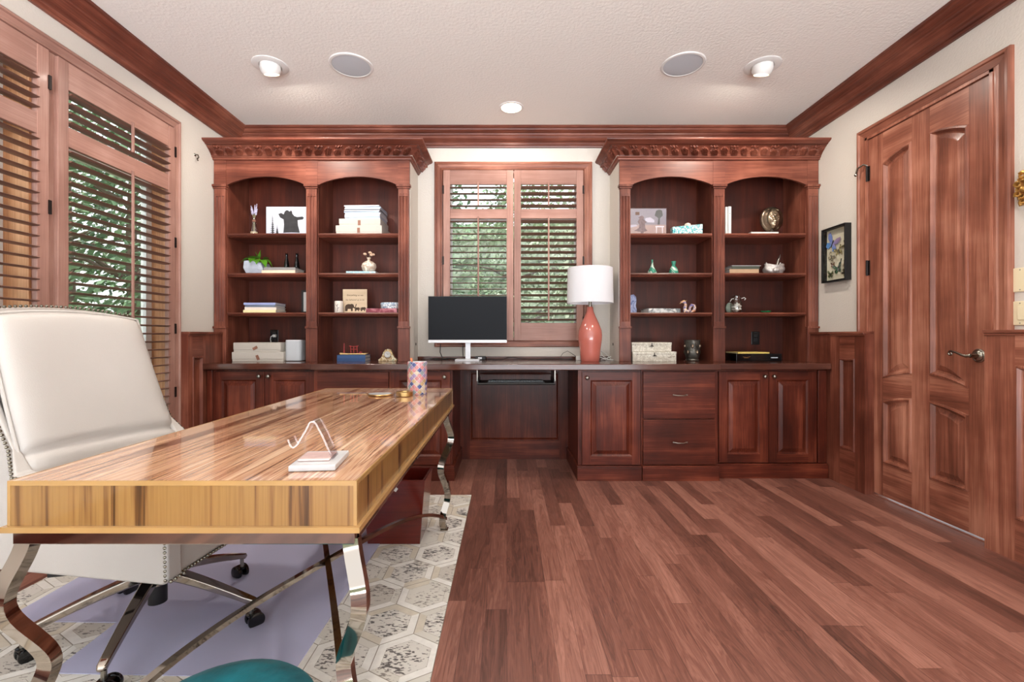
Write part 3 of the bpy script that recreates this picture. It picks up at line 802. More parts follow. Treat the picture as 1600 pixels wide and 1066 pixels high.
def drawer(parent, x0, x1, z0, z1, yface):
    m = MB(); m.box(x0, x1, yface, yface + 0.02, z0, z1)
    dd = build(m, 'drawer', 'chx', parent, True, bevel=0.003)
    cx, cz = (x0 + x1) / 2, (z0 + z1) / 2
    m = MB(); m.tube([(cx - 0.045, yface, cz), (cx - 0.043, yface - 0.018, cz + 0.002), (cx - 0.02, yface - 0.026, cz - 0.001), (cx + 0.02, yface - 0.026, cz - 0.001), (cx + 0.043, yface - 0.018, cz + 0.002), (cx + 0.045, yface, cz)], 0.004, 8)
    m.sph((cx - 0.05, yface - 0.018, cz + 0.003), 0.006); m.sph((cx + 0.05, yface - 0.018, cz + 0.003), 0.006)
    build(m, 'pull', 'pewter', dd, True, smooth=True)

YI, YO = 3.414, 3.475          # door planes of the forward and the set-back cabinets
G = 'base cabinets under the worktop'
c = cabinet('set-back double door base cabinet at far left behind the desk', -2.262, -1.44, YO, group=G)
sp = PX(413.5, YO)
door(c, -2.215, sp - 0.002, 0.115, 0.800, YO, sp - 0.035, 0.765 ); door(c, sp + 0.002, -1.455, 0.115, 0.800, YO, sp + 0.035, 0.765)
m = MB(); m.box(-2.262, -2.222, YO, YO + 0.02, 0.11, 0.812); build(m, 'filler', 'chz', c, True, bevel=0.002)
c = cabinet('forward base cabinet with false drawer front, left of the knee space', -1.437, -0.405, YI, group=G, plx=(0, 0.018))
m = MB(); m.box(PX(494, YI) + 0.008, PX(607, YI), YI, YI + 0.02, 0.46, 0.803); build(m, 'drawer', 'chx', c, True, bevel=0.003)
drawer(c, PX(494, YI) + 0.008, PX(607, YI), 0.115, 0.45, YI)
door(c, PX(611, YI), PX(703, YI), 0.115, 0.803, YI, PX(695, YI), 0.765)
c = cabinet('forward base cabinet with single raised panel door, right of the knee space', 0.53, 0.995, YI, group=G, plx=(-0.012, 0))
door(c, 0.558, 0.99, 0.115, 0.803, YI, 0.592, 0.760)
c = cabinet('forward base cabinet with two deep file drawers and twisted pulls', 1.0, 1.567, YI, group=G)
drawer(c, 1.01, 1.545, 0.458, 0.805, YI); drawer(c, 1.01, 1.545, 0.115, 0.448, YI)
c = cabinet('set-back double door base cabinet beside the door wainscot at right', 1.57, 2.412, YO, group=G)
sp = PX(1201, YO)
door(c, 1.60, sp - 0.002, 0.115, 0.800, YO, sp - 0.035, 0.765); door(c, sp + 0.002, 2.335, 0.115, 0.800, YO, sp + 0.035, 0.765)
m = MB(); m.box(2.348, 2.412, YO, YO + 0.02, 0.11, 0.812); build(m, 'filler', 'chz', c, True, bevel=0.002)

# knee space: panel on the wall, apron, keyboard tray
k = thing('knee_space_panel', 'dark recessed wooden panel at the back of the knee space', 'panel', (0.06, 4.0, 0))
m = MB(); framed(m, FB(3.997), -0.405, 0.53, 0.0, 0.819, 0.018, [(PX(734, 3.997), PX(874, 3.997), [(0.16, 0.76)])], FLAT)
build(m, 'panel', ['chz', 'chx'], k, True)
t = thing('keyboard_tray', 'black pull-out keyboard tray hung under the worktop', 'tray', (PX(806, 3.5), 3.5, 0.70))
x0, x1 = PX(746, 3.44), PX(867, 3.44)
m = MB(); m.box(x0, x1, 3.44, 3.72, 0.706, 0.714); m.tube([(x0, 3.44, 0.712), (x1, 3.44, 0.712)], 0.008, 8)
m.box(x0, x0 + 0.006, 3.44, 3.72, 0.71, 0.745); m.box(x1 - 0.006, x1, 3.44, 3.72, 0.71, 0.745)
build(m, 'tray_board', 'black', t, True)
for a, b in ((x0 - 0.006, x0), (x1, x1 + 0.006)): build(MB().box(a, b, 3.46, 3.74, 0.73, 0.819), 'slide', 'pewter', t, True)
kb = thing('keyboard', 'black keyboard lying in the pull-out tray', 'keyboard', (PX(806, 3.5), 3.50, 0.7145))
m = MB(); m.box(-0.215, 0.215, -0.045, 0.085, 0, 0.012); build(m, 'case', 'black', kb, bevel=0.003)
M['keys'] = plain('grey_keys', (84, 92, 96), 0.5)
m = MB()
for j in range(5):
    for i in range(22): m.box(-0.207 + i * 0.0188, -0.207 + i * 0.0188 + 0.016, -0.038 + j * 0.0225, -0.038 + j * 0.0225 + 0.019, 0.012, 0.019)
build(m, 'keys', 'keys', kb)
# ------------------------------------------------------------------ rug and chair mat
RX0, RX1, RY0, RY1 = -2.02, -0.236, 0.2, 3.07
m = MB(); R = 0.1212; w_ = R * math.sqrt(3)
rnd = random.Random(3)
m.box(RX0, RX1, RY0, RY1, 0.0005, 0.0095, 5)
for jr in range(-12, 12):
    for ic in range(-12, 12):
        cx = -0.437 + ic * w_ + (w_ / 2 if jr % 2 else 0); cy = 1.70 + jr * 1.5 * R
        if cx < RX0 - R or cx > RX1 + R or cy < RY0 - R or cy > RY1 + R: continue
        P = lambda r, k: (cx + r * cos(radians(90 + 60 * k)), cy + r * sin(radians(90 + 60 * k)), 0.0102)
        m.quad([P(R * 0.71, k) for k in range(6)], rnd.choice([0, 1, 1, 2]))
        for k in range(6):
            m.quad([P(R * 0.72, k), P(R * 0.72, k + 1), P(R * 0.985, k + 1), P(R * 0.985, k)], rnd.choice([3, 3, 4, 0]))
for co, no in (((RX0, 0, 0), (-1, 0, 0)), ((RX1, 0, 0), (1, 0, 0)), ((0, RY0, 0), (0, -1, 0)), ((0, RY1, 0), (0, 1, 0))):
    bmesh.ops.bisect_plane(m.bm, geom=list(m.bm.verts) + list(m.bm.edges) + list(m.bm.faces), plane_co=co, plane_no=no, clear_outer=True, dist=1e-6)
rug = build(m, 'area_rug', M['rug'], loc=(0, 0, 0), merge=False)
tag(rug, 'cream hide rug pieced in speckled hexagons under the desk', 'rug')
m = MB(); m.prism([(-1.875, 1.708), (-1.44, 1.70), (-1.43, 1.445), (-0.672, 1.425), (-0.640, 2.50), (-1.02, 2.80), (-1.875, 2.80)], 'z', 0.0106, 0.0136)
tag(build(m, 'chair_mat', 'mat'), 'translucent lavender chair mat lying on the hexagon rug', 'chair mat')

# ------------------------------------------------------------------ writing desk
desk = thing('writing_desk', 'long writing desk with streaked golden top and curved polished metal legs', 'desk', (-0.69, 1.85, 0.0))
DX0, DX1, DY0, DY1, DT = -1.066, -0.321, 0.984, 2.722, 0.76
m = MB(); m.box(DX0, DX1, DY0, DY1, DT - 0.004, DT, 0); build(m, 'desk_top', 'zy', desk, True)
m = MB()
m.box(DX0, DX1, DY0, DY1, 0.664, DT - 0.004)
build(m, 'apron', 'zz', desk, True)
m = MB()   # edge strips framing the apron
for z0, z1, o in ((DT - 0.010, DT + 0.0004, 0.0006), (0.652, 0.664, 0.009)):
    m.box(DX0 - o, DX1 + o, DY0 - o, DY0 + 0.003, z0, z1); m.box(DX0 - o, DX1 + o, DY1 - 0.003, DY1 + o, z0, z1)
    m.box(DX0 - o, DX0 + 0.003, DY0 + 0.003, DY1 - 0.003, z0, z1); m.box(DX1 - 0.003, DX1 + o, DY0 + 0.003, DY1 - 0.003, z0, z1)
for x in (DX0 - 0.0006, DX1 - 0.0064):
    for y in (DY0 - 0.0006, DY1 - 0.0064): m.box(x, x + 0.007, y, y + 0.007, 0.664, DT - 0.010)
build(m, 'edge_banding', 'zx', desk, True, merge=False)
LX0, LX1, LY0, LY1 = -1.035, -0.336, 0.999, 2.52
m = MB(); t = 0.030
m.box(DX0 + 0.010, DX1 - 0.004, LY0 - 0.015, LY0 + 0.015, 0.624, 0.652); m.box(DX0 + 0.010, DX1 - 0.004, DY1 - 0.04, DY1 - 0.01, 0.624, 0.652)
m.box(DX0 + 0.010, DX0 + 0.040, LY0, DY1 - 0.02, 0.624, 0.652); m.box(DX1 - 0.034, DX1 - 0.004, LY0, DY1 - 0.02, 0.624, 0.652)
build(m, 'metal_rail', 'chrome', desk, True, bevel=0.002)
LP = [(0.632, 0.0), (0.607, .003), (0.582, .013), (0.553, .022), (0.523, .027), (0.492, .024), (0.463, .014), (0.425, -.002), (0.386, -.017), (0.36, -.021), (0.34, -.020), (0.31, -.012), (0.28, -.003),
      (0.25, .005), (0.22, .010), (0.195, .011), (0.168, .009), (0.135, 0.0), (0.10, -.010), (0.07, -.014), (0.038, -.012), (0.015, -.004), (0.0137, 0.0)]
LP = [(z * 0.98 if z < 0.6 else z, d * 1.12) for z, d in LP]
for sx, sy, x, y in ((1, -1, LX1, LY0), (-1, -1, LX0, LY0), (1, 1, LX1, LY1), (-1, 1, LX0, LY1)):
    m = MB(); path = [(x + sx * d_, y + sy * d_, z) for z, d_ in LP[:-1]]
    # smooth the listed bends
    sm = []
    for a, b in zip(path, path[1:]):
        sm += [Vector(a), Vector(a).lerp(Vector(b), 0.5)]
    sm.append(Vector(path[-1]))
    for _ in range(3): sm = [sm[0]] + [(sm[i - 1] + sm[i] * 2 + sm[i + 1]) / 4 for i in range(1, len(sm) - 1)] + [sm[-1]]
    m.bar(sm, 0.033, 0.026, side=(1, 0, 0))
    m.box(path[-1][0] - 0.02, path[-1][0] + 0.02, path[-1][1] - 0.02, path[-1][1] + 0.02, 0.0139 if not (x < -1.0 and y < 1.4) else 0.0104, 0.018)
    build(m, 'leg', 'chrome', desk, True, smooth=True, angle=50)
for xa, ya, xb, yb in ((LX0, LY0, LX1, LY1), (LX1, LY0, LX0, LY1)):
    m = MB(); P = []
    for i in range(41):
        t = -1 + i / 20; u = (i / 40)
        P.append((xa + (xb - xa) * u, ya + (yb - ya) * u, 0.212 - 0.142 * abs(t) ** 3.6))
    m.bar(P, 0.020, 0.016, side=(1, 0, 0)); 
    build(m, 'stretcher', 'chrome', desk, True, smooth=True, angle=50)

# ------------------------------------------------------------------ office chair
ch = thing('office_chair', 'white leather office chair with nailhead trim on a polished five star base', 'chair', (-1.27, 1.67, 0.0136), radians(-6))
zo = -0.0136
def pillow(m, fn, nu, nv, thick):
    """closed cushion: fn(u,v)->(point, normal); thick(u,v) bulge of the front"""
    def side(sg):
        def g(i, j):
            p, n = fn(i, j); return Vector(p) + Vector(n) * (sg * thick(i, j, sg))
        return g
    m.grid(side(1), nu, nv); m.grid(side(-1), nu, nv)
def bk(u, v, wtop=0.262, wbot=0.285, xo=0.0, z0=0.60, z1=1.135, arch=0.022):
    hw = wbot + (wtop - wbot) * v
    y = (u * 2 - 1) * hw
    x = -0.165 - 0.178 * v - 0.03 * v * (1 - v) + xo - 0.02 * (1 - (2 * u - 1) ** 2)
    z = z0 + (z1 - z0 + arch * (1 - (2 * u - 1) ** 2)) * v
    return (x, y, z + zo)
nb = (0.94, 0, 0.34)
def th(i, j, sg):
    e = max(0.0, 1 - abs(2 * i - 1) ** 7) ** 0.5 * max(0.0, 1 - abs(2 * j - 1) ** 9) ** 0.5
    seam = 0.020 * math.exp(-((j - 0.165 + 0.02 * (2 * i - 1)) / 0.022) ** 2) if sg > 0 else 0
    return (0.048 * e - seam * (e > 0.2)) if sg > 0 else 0.02 * e
m = MB(); pillow(m, lambda u, v: (bk(u, v), nb), 44, 44, th)
cu_ = build(m, 'back_cushion', 'leather', ch, smooth=True, angle=180)
m = MB(); P = []
for s in range(0, 31): P.append(Vector(bk(0, s / 30)) + Vector(nb) * 0.006)
for s in range(1, 30): P.append(Vector(bk(s / 30, 1)) + Vector(nb) * 0.006)
for s in range(30, -1, -1): P.append(Vector(bk(1, s / 30)) + Vector(nb) * 0.006)
m.tube(P, 0.0055, 8); build(m, 'piping', 'leather', cu_, smooth=True)
# upholstered outer shell behind the cushion
def thS(i, j, sg):
    e = max(0.0, 1 - abs(2 * i - 1) ** 14) ** 0.5 * max(0.0, 1 - abs(2 * j - 1) ** 16) ** 0.5
    return 0.034 * e
sh = lambda u, v: bk(u, v, 0.268, 0.292, -0.045, 0.40, 1.150, 0.024)
m = MB(); pillow(m, lambda u, v: (sh(u, v), nb), 40, 40, thS); build(m, 'back_shell', 'leather', ch, smooth=True, angle=180)
# side panels (low arms), front rail, seat
for sg in (-1, 1):
    m = MB(); y0, y1 = sg * 0.268, sg * 0.325
    pr = [(-0.30, 0.375), (0.325, 0.355), (0.34, 0.37), (0.335, 0.57), (0.31, 0.595), (0.16, 0.610), (0.08, 0.645), (-0.155, 0.655), (-0.205, 0.725), (-0.275, 0.87), (-0.35, 1.08), (-0.38, 1.08)]
    m.prism([(x, z + zo) for x, z in pr], 'y', min(y0, y1), max(y0, y1), T=lambda a, y, q, sg=sg: (a, y - (sg * 0.032 * max(0, min(1, (q - 0.64) / 0.08)) if abs(y) > 0.3 else 0), q))
    build(m, 'arm', 'leather', ch, bevel=0.012, bseg=3)
m = MB(); m.box(-0.24, 0.325, -0.268, 0.268, 0.36 + zo, 0.47 + zo); build(m, 'seat_base', 'leather', ch, bevel=0.01, bseg=3)
m = MB(); pillow(m, lambda u, v: ((-0.17 + 0.50 * u, (2 * v - 1) * 0.262, 0.50 + zo), (0, 0, 1)), 30, 30, lambda i, j, s: (0.055 if s > 0 else 0.03) * max(0, 1 - abs(2 * i - 1) ** 8) ** 0.5 * max(0, 1 - abs(2 * j - 1) ** 8) ** 0.5)
build(m, 'seat_cushion', 'leather', ch, smooth=True, angle=180)
m = MB()
def nails(path, nrm, step=0.0125, r=0.0055):
    L = 0; pts = [Vector(p) for p in path]
    for a, b in zip(pts, pts[1:]):
        d = (b - a).length; k = max(1, int(d / step))
        for i in range(k):
            m.sph(a.lerp(b, i / k) + Vector(nrm) * 0.001, r, n=6)
for sg in (-1, 1):
    y = sg * 0.326
    nails([(0.331, y * 0.985, 0.372 + zo), (0.327, y * 0.985, 0.57 + zo), (0.31, y * 0.985, 0.590 + zo), (0.16, y, 0.604 + zo), (0.08, y, 0.639 + zo), (-0.160, y, 0.649 + zo), (-0.212, y - sg * 0.030, 0.72 + zo), (-0.282, y - sg * 0.032, 0.865 + zo), (-0.356, y - sg * 0.032, 1.075 + zo)], (0, sg, 0))
    nails([Vector(sh(0 if sg < 0 else 1, s / 12)) + Vector(nb) * 0.022 + Vector((0, sg * -0.002, 0)) for s in range(4, 13)], nb)
nails([(0.341, -0.315, 0.366 + zo), (0.341, -0.268, 0.366 + zo), (0.328, -0.262, 0.366 + zo), (0.328, 0.262, 0.366 + zo), (0.341, 0.268, 0.366 + zo), (0.341, 0.315, 0.366 + zo)], (1, 0, 0))
nails([Vector(sh(s / 16, 1)) + Vector(nb) * 0.022 - Vector((0, 0, 0.004)) for s in range(17)], nb)
nt_ = tag(build(m, 'nailhead_trim', 'nail', ch, smooth=True, merge=False), kind='stuff')
# swivel base; it is turned independently of the seat
bx, by = -0.021, 0.028
m = MB(); m.lathe([(0.03, 0.09), (0.03, 0.22), (0.018, 0.225), (0.018, 0.34)], (bx, by, zo), 20); build(m, 'gas_lift', 'black', ch, smooth=True)
m = MB(); m.box(bx - 0.10, bx + 0.10, by - 0.08, by + 0.08, 0.325 + zo, 0.362 + zo); build(m, 'tilt_mechanism', 'black', ch, bevel=0.006)
m = MB(); m.tube([(bx + 0.02, by - 0.10, 0.34 + zo), (bx - 0.09, by - 0.22, 0.318 + zo)], 0.006); m.box(-0.03, 0.03, -0.016, 0.016, -0.008, 0.008, T=Matrix.Translation((bx - 0.11, by - 0.24, 0.315 + zo)) @ Matrix.Rotation(0.35, 4, 'Z'))
build(m, 'lever', 'black', ch, bevel=0.004)
m = MB(); m.lathe([(0.022, 0.16), (0.048, 0.165), (0.05, 0.20), (0.036, 0.222), (0.0, 0.222)], (bx, by, zo), 24); build(m, 'hub', 'chrome', ch, smooth=True)
for k in range(5):
    a = radians(4 + 72 * k) ; T = Matrix.Translation((bx, by, zo)) @ Matrix.Rotation(a, 4, 'Z')
    m = MB(); N = 12; path = [T @ Vector((0.035 + 0.325 * i / N, 0, 0.196 - 0.098 * (i / N) ** 1.25)) for i in range(N + 1)]
    path.append(T @ Vector((0.368, 0, 0.088)))
    sd = T.to_3x3() @ Vector((0, 1, 0))
    m.bar(path, [0.044 - 0.016 * i / N for i in range(N + 1)] + [0.022], [0.036 - 0.013 * i / N for i in range(N + 1)] + [0.02], side=sd)
    build(m, 'base_arm', 'chrome', ch, bevel=0.007, bseg=3)
    rot = random.Random(k * 3 + 1).uniform(0, 6.28)
    T2 = T @ Matrix.Translation((0.352, 0, 0)) @ Matrix.Rotation(rot, 4, 'Z')
    m = MB()
    for s in (-1, 1):
        m.lathe([(0.0, -0.010), (0.020, -0.010), (0.028, -0.006), (0.029, 0.0), (0.028, 0.006), (0.02, 0.009), (0, 0.009)], n=24, T=T2 @ Matrix.Translation((0.012, s * 0.017, 0.0295)) @ Matrix.Rotation(pi / 2, 4, 'X'))
    m.lathe([(0.02, 0), (0.024, 0.008), (0.0, 0.012)], n=14, T=T2 @ Matrix.Translation((0.006, 0, 0.045)))
    cc = build(m, 'caster', 'blackg', ch, smooth=True)
    m = MB(); m.lathe([(0.008, 0.05), (0.008, 0.10)], n=12, T=T @ Matrix.Translation((0.352, 0, 0))); build(m, 'stem', 'pewter', cc)

# ------------------------------------------------------------------ waste bin, pouf
b = thing('waste_bin', 'dark red wooden waste bin under the far end of the desk', 'bin', (-0.575, 2.45, 0.0104))
m = MB(); H = 0.328
def ring(hx, hy, z): return [Vector((sx * hx, sy * hy, z)) for sx, sy in ((-1, -1), (1, -1), (1, 1), (-1, 1))]
loops = [ring(0.133, 0.108, 0), ring(0.160, 0.122, H), ring(0.146, 0.108, H), ring(0.120, 0.095, 0.02)]
V = [[m.bm.verts.new(p) for p in L] for L in loops]
for A, B in zip(V, V[1:]):
    for i in range(4): m.bm.faces.new((A[i], A[(i + 1) % 4], B[(i + 1) % 4], B[i]))
m.bm.faces.new(V[0]); m.bm.faces.new(V[3])
build(m, 'body', 'binwood', b, bevel=0.003)
m = MB()
pass
m = MB(); m.box(-0.010, 0.010, -0.001, 0.001, -0.010, 0.010, T=Matrix.Translation((0.012, -0.1235, 0.285)) @ Matrix.Rotation(-0.041, 4, 'X') @ Matrix.Rotation(pi / 5, 4, 'Y')); build(m, 'pale_diamond', 'paper', b)  # small pale diamond on the front of the bin

pf = thing('pouf', 'round teal velvet pouf at the bottom of the picture before the desk', 'pouf', (-0.610, 0.960, 0.0104))
prof = [(0.0, 0.0), (0.17, 0.0), (0.184, 0.012), (0.190, 0.05), (0.193, 0.17), (0.194, 0.19)]
m = MB(); m.lathe(prof + [(0.186, 0.206)], n=48); build(m, 'body', 'teal', pf, smooth=True, angle=60)
m = MB(); m.lathe([(0.178, 0.198), (0.196, 0.206), (0.203, 0.224), (0.201, 0.242), (0.187, 0.256), (0.155, 0.266), (0.11, 0.270), (0.05, 0.271), (0, 0.271)], n=48); build(m, 'cushion_top', 'teal', pf, smooth=True, angle=180)
m = MB(); m.tube([(0.198 * cos(a), 0.198 * sin(a), 0.204) for a in [2 * pi * i / 48 for i in range(49)]], 0.004, 6); build(m, 'welt', 'teal', pf, smooth=True)
# ------------------------------------------------------------------ things on the shelves and worktop
def solid(name, label, cat, mat, boxes, loc, rz=0, group=None, bevel=0.0015):
    m = MB()
    for b_ in boxes: m.box(*b_)
    o = build(m, name, mat, loc=loc, bevel=bevel); o.rotation_euler = (0, 0, rz)
    return tag(o, label, cat, group)

def lidded_box(label, loc, w, dp, h, rz, group, tagrot, tagz):
    r = thing('storage_box', label, 'box', loc, rz, group)
    m = MB(); m.box(-w / 2 + .002, w / 2 - .002, -dp / 2 + .002, dp / 2 - .002, 0, h * 0.8); build(m, 'body', 'linen', r, bevel=0.002)
    m = MB(); m.box(-w / 2, w / 2, -dp / 2, dp / 2, h * 0.24, h); build(m, 'lid', 'linen', r, bevel=0.002)
    m = MB(); m.box(-0.020, 0.020, -0.001, 0.001, -0.011, 0.011, T=Matrix.Translation((tagz, -dp / 2 - 0.001, h * 0.42)) @ Matrix.Rotation(tagrot, 4, 'Y')); build(m, 'leather_tag', 'tag', r)
    return r

def book(label, loc, w, dp, h, rz=0, cover='paper', pages='paper', group=None, cat='book', name='book', stand=False):
    """flat book, spine towards the room (-y); stand=True: upright, spine towards the room"""
    r = thing(name, label, cat, loc, rz, group); c = 0.0022
    if stand: Tm = Matrix.Translation((0, 0, w / 2)) @ Matrix.Rotation(pi / 2, 4, 'Y') @ Matrix.Translation((0, 0, -h / 2))
    else: Tm = Matrix.Identity(4)
    m = MB(); m.box(-w / 2, w / 2, -dp / 2, dp / 2, 0, c, T=Tm); m.box(-w / 2, w / 2, -dp / 2, dp / 2, h - c, h, T=Tm); m.box(-w / 2, w / 2, -dp / 2 - 0.001, -dp / 2 + c, 0, h, T=Tm)
    build(m, 'cover', cover, r)
    m = MB(); m.box(-w / 2 + .004, w / 2 - .004, -dp / 2 + c, dp / 2 - .004, c, h - c, T=Tm); build(m, 'pages', pages, r)
    return r
def bmat(name, c, rough=0.45): return plain(name, c, rough, noise=0.06, nscale=30)

# --- left bookcase, left bay
Y = 3.80
x = PX(397, Y)
r = thing('bud_vase', 'slim glass bottle holding dried lavender on the top left shelf', 'vase', (x, Y, SH1))
m = MB(); m.lathe([(0.026, 0.0), (0.031, 0.008), (0.030, 0.04), (0.020, 0.09), (0.011, 0.125), (0.010, 0.15), (0.013, 0.154)], n=24); build(m, 'bottle', 'clear', r, smooth=True)
M['sand'] = plain('vase_filling', (214, 196, 160), 0.7, noise=0.3, nscale=80)
m = MB(); m.lathe([(0.024, 0.003), (0.028, 0.01), (0.0265, 0.035), (0.0, 0.036)], n=20); build(m, 'sand_filling', 'sand', r, smooth=True)
m = MB(); m.lathe([(0.0125, 0.118), (0.014, 0.123), (0.0135, 0.13), (0.0115, 0.135)], n=16); build(m, 'twine', 'tag', r, smooth=True)
m = MB(); rr = random.Random(2); tips = []
M['lav'] = plain('dried_lavender', (176, 172, 196), 0.8, noise=0.4, nscale=90)
for i in range(7):
    a = rr.uniform(0, 6.28); tx, ty, tz = cos(a) * 0.026, sin(a) * 0.012, rr.uniform(0.22, 0.265)
    m.tube([(cos(a) * 0.003, sin(a) * 0.003, 0.03), (cos(a) * 0.006, 0, 0.15), (tx, ty, tz)], 0.0015, 5); tips.append(Vector((tx, ty, tz)) - Vector((cos(a) * 0.006, 0, 0.15)))
build(m, 'stems', plain('dry_stem', (150, 146, 110), 0.8), r)
m = MB(); rr = random.Random(2)
for i in range(7):
    a = rr.uniform(0, 6.28); tx, ty, tz = cos(a) * 0.026, sin(a) * 0.012, rr.uniform(0.22, 0.265)
    for k in range(9):
        t = 0.42 + 0.58 * k / 8; p = Vector((cos(a) * 0.006, 0, 0.15)).lerp(Vector((tx, ty, tz)), t); m.sph(p, 0.0065 * (1.15 - 0.6 * k / 8), n=6)
build(m, 'flower_heads', 'lav', r, smooth=True)

Y = 3.76; x0, x1 = PX(416, Y), PX(482, Y); w, h = x1 - x0, 0.232
r = thing('canvas_print', 'white canvas print of a black bear with raised arms beside snowy trees', 'picture', ((x0 + x1) / 2, Y, SH1))
m = MB(); m.box(-w / 2, w / 2, 0, 0.022, 0, h); build(m, 'canvas', plain('snow_print', (190, 194, 204), 0.7, noise=0.06, nscale=8), r)
M['ink'] = plain('black_ink', (42, 42, 44), 0.7, noise=0.3, nscale=25)
s = w / 0.66
def silh(m, pts, y, sx=1, sz=1): m.prism([(a * sx - w / 2, b * sz) for a, b in pts], 'y', y - 0.0008, y)
k_ = w / 62.0 * 0.94; kz = h / 43.0
def pp(L): return [((a - 740) / 9.69 * k_, (1015 - b) / 9.69 * kz) for a, b in L]
m = MB(); silh(m, pp([(1000, 980), (1010, 860), (1003, 785), (950, 755), (925, 705), (965, 690), (1005, 710), (1020, 670), (1045, 650), (1070, 652), (1085, 665), (1100, 668), (1112, 652), (1130, 668), (1135, 700), (1165, 735), (1210, 750), (1290, 742), (1310, 762), (1290, 785), (1215, 795), (1220, 870), (1248, 980), (1120, 975)]), 0); build(m, 'bear_figure', 'ink', r)
m = MB(); rr = random.Random(5)
for cx, top, bot, hw in ((835, 745, 1010, 48), (905, 900, 1010, 40)):
    for k in range(9):
        z = bot - (bot - top) * k / 9; w2 = hw * (1 - k / 9.5) * rr.uniform(0.6, 1)
        silh(m, pp([(cx - w2, z), (cx - w2 * .25, z - 16), (cx - w2 * .1, z - 48), (cx + w2 * .15, z - 46), (cx + w2 * .35, z - 18), (cx + w2, z - 6), (cx + w2 * .3, z + 2), (cx - w2 * .4, z - 4)]), -0.0003 * (k % 2))
build(m, 'tree_figures', 'ink', r, merge=False)

x = PX(401, 3.80)
r = thing('potted_pothos', 'trailing green pothos in a faceted pale grey pot', 'plant', (x, 3.82, SH2))
m = MB(); a, b_, c_ = 0.085, 0.10, 0.105
V = [(-.062, -.055, 0), (.066, -.055, 0), (.066, .055, 0), (-.062, .055, 0), (-.082, -.07, .05), (.080, -.07, .04), (.08, .07, .05), (-.082, .07, .05), (-.078, -.066, .108), (-.02, -.072, .112), (.058, -.066, .088), (.06, .066, .10), (-.078, .066, .108)]
vs = [m.bm.verts.new(v) for v in V]
for f in ((0, 1, 5, 4), (1, 2, 6, 5), (2, 3, 7, 6), (3, 0, 4, 7), (4, 9, 8), (4, 5, 9), (5, 10, 9), (5, 6, 11, 10), (6, 7, 12, 11), (7, 4, 8, 12), (8, 9, 10, 11, 12), (0, 3, 2, 1)): m.bm.faces.new([vs[i] for i in f])
build(m, 'pot', 'steelgrey', r)
def leafmesh(m, base, d, L, W, droop):
    d = Vector(d).normalized(); sd = d.cross(Vector((0, 0, 1))).normalized(); up = sd.cross(d)
    rows = 6; prev = None
    for i in range(rows + 1):
        t = i / rows; wv = W * (sin(pi * min(1, t * 1.05) ** 0.7)) * 0.5 if 0 < t < 1 else 0.0005
        c = Vector(base) + d * L * t + Vector((0, 0, -droop * t * t))
        row = [c - sd * wv + up * wv * 0.35, c, c + sd * wv + up * wv * 0.35]; row = [m.bm.verts.new(p) for p in row]
        if prev:
            for j in range(2): m.bm.faces.new((prev[j], prev[j + 1], row[j + 1], row[j]))
        prev = row
m = MB()
LV = [((-.03, -.05, .125), (-1, -.4, .15), .075, .05, .05), ((-.05, -.04, .13), (-.9, -.6, .3), .085, .035, .09), ((0, -.06, .125), (-.1, -1, -.25), .055, .065, .03), ((.02, -.06, .12), (.55, -1, -.2), .06, .06, .04),
      ((.05, -.04, .12), (1, -.8, -.3), .085, .06, .06), ((.05, 0, .13), (1, -.2, .2), .085, .04, .09), ((0, 0, .13), (-.3, -.2, 1), .07, .035, 0), ((.01, 0, .13), (.2, -.1, 1), .08, .025, 0), ((-.03, 0, .13), (-.8, .1, .6), .07, .05, .03),
      ((.03, .02, .13), (.7, .3, .6), .07, .05, .03), ((0, -.03, .13), (.4, -.7, .5), .06, .05, .02), ((-.02, -.03, .13), (-.5, -.7, .5), .06, .05, .02)]
for L in LV: leafmesh(m, *L)
build(m, 'leaves', 'leaf', r, smooth=True, angle=180, merge=False)
m = MB()
for L in LV: m.tube([(0, 0, 0.09), ((L[0][0]) * 0.6, L[0][1] * 0.6, 0.125), L[0]], 0.0018, 5)
build(m, 'stems', 'leaf', r)

g1, g2 = bmat('grey_book', (134, 132, 130)), bmat('cream_book', (226, 206, 180))
bx_ = (PX(444, 3.8)); 
book('cream spined book lying under the grey one beside the pothos', (bx_, 3.80, SH2), 0.27, 0.19, 0.024, 0.0, g2)
book('grey spined book topping the pair that carries the black cats', (bx_ + 0.005, 3.80, SH2 + 0.0242), 0.25, 0.18, 0.024, 0.03, g1)
def catfig(label, px):
    r = thing('cat_figurine', label, 'figurine', (PX(px, 3.80), 3.80, SH2 + 0.0484), 0, 'black cat figurines')
    m = MB(); m.lathe([(0.019, 0), (0.020, 0.02), (0.017, 0.05), (0.012, 0.08), (0.0085, 0.098), (0.010, 0.108), (0.011, 0.116), (0.007, 0.124), (0, 0.126)], n=16, sy=1.25); m.tube([(0.015, 0.012, 0.004), (0.024, -0.005, 0.006), (0.012, -0.022, 0.006)], [0.004, 0.004, 0.002], 6)
    build(m, 'body', 'blackg', r, smooth=True, angle=180)
    for s in (-1, 1):
        m = MB(); m.prism([(s * 0.003, 0.118), (s * 0.010, 0.116), (s * 0.008, 0.136)], 'y', -0.002, 0.002); build(m, 'ear', 'blackg', r)
catfig('black seated cat figurine on the stacked books, left of the two', 448); catfig('black seated cat figurine on the stacked books, right of the two', 464)

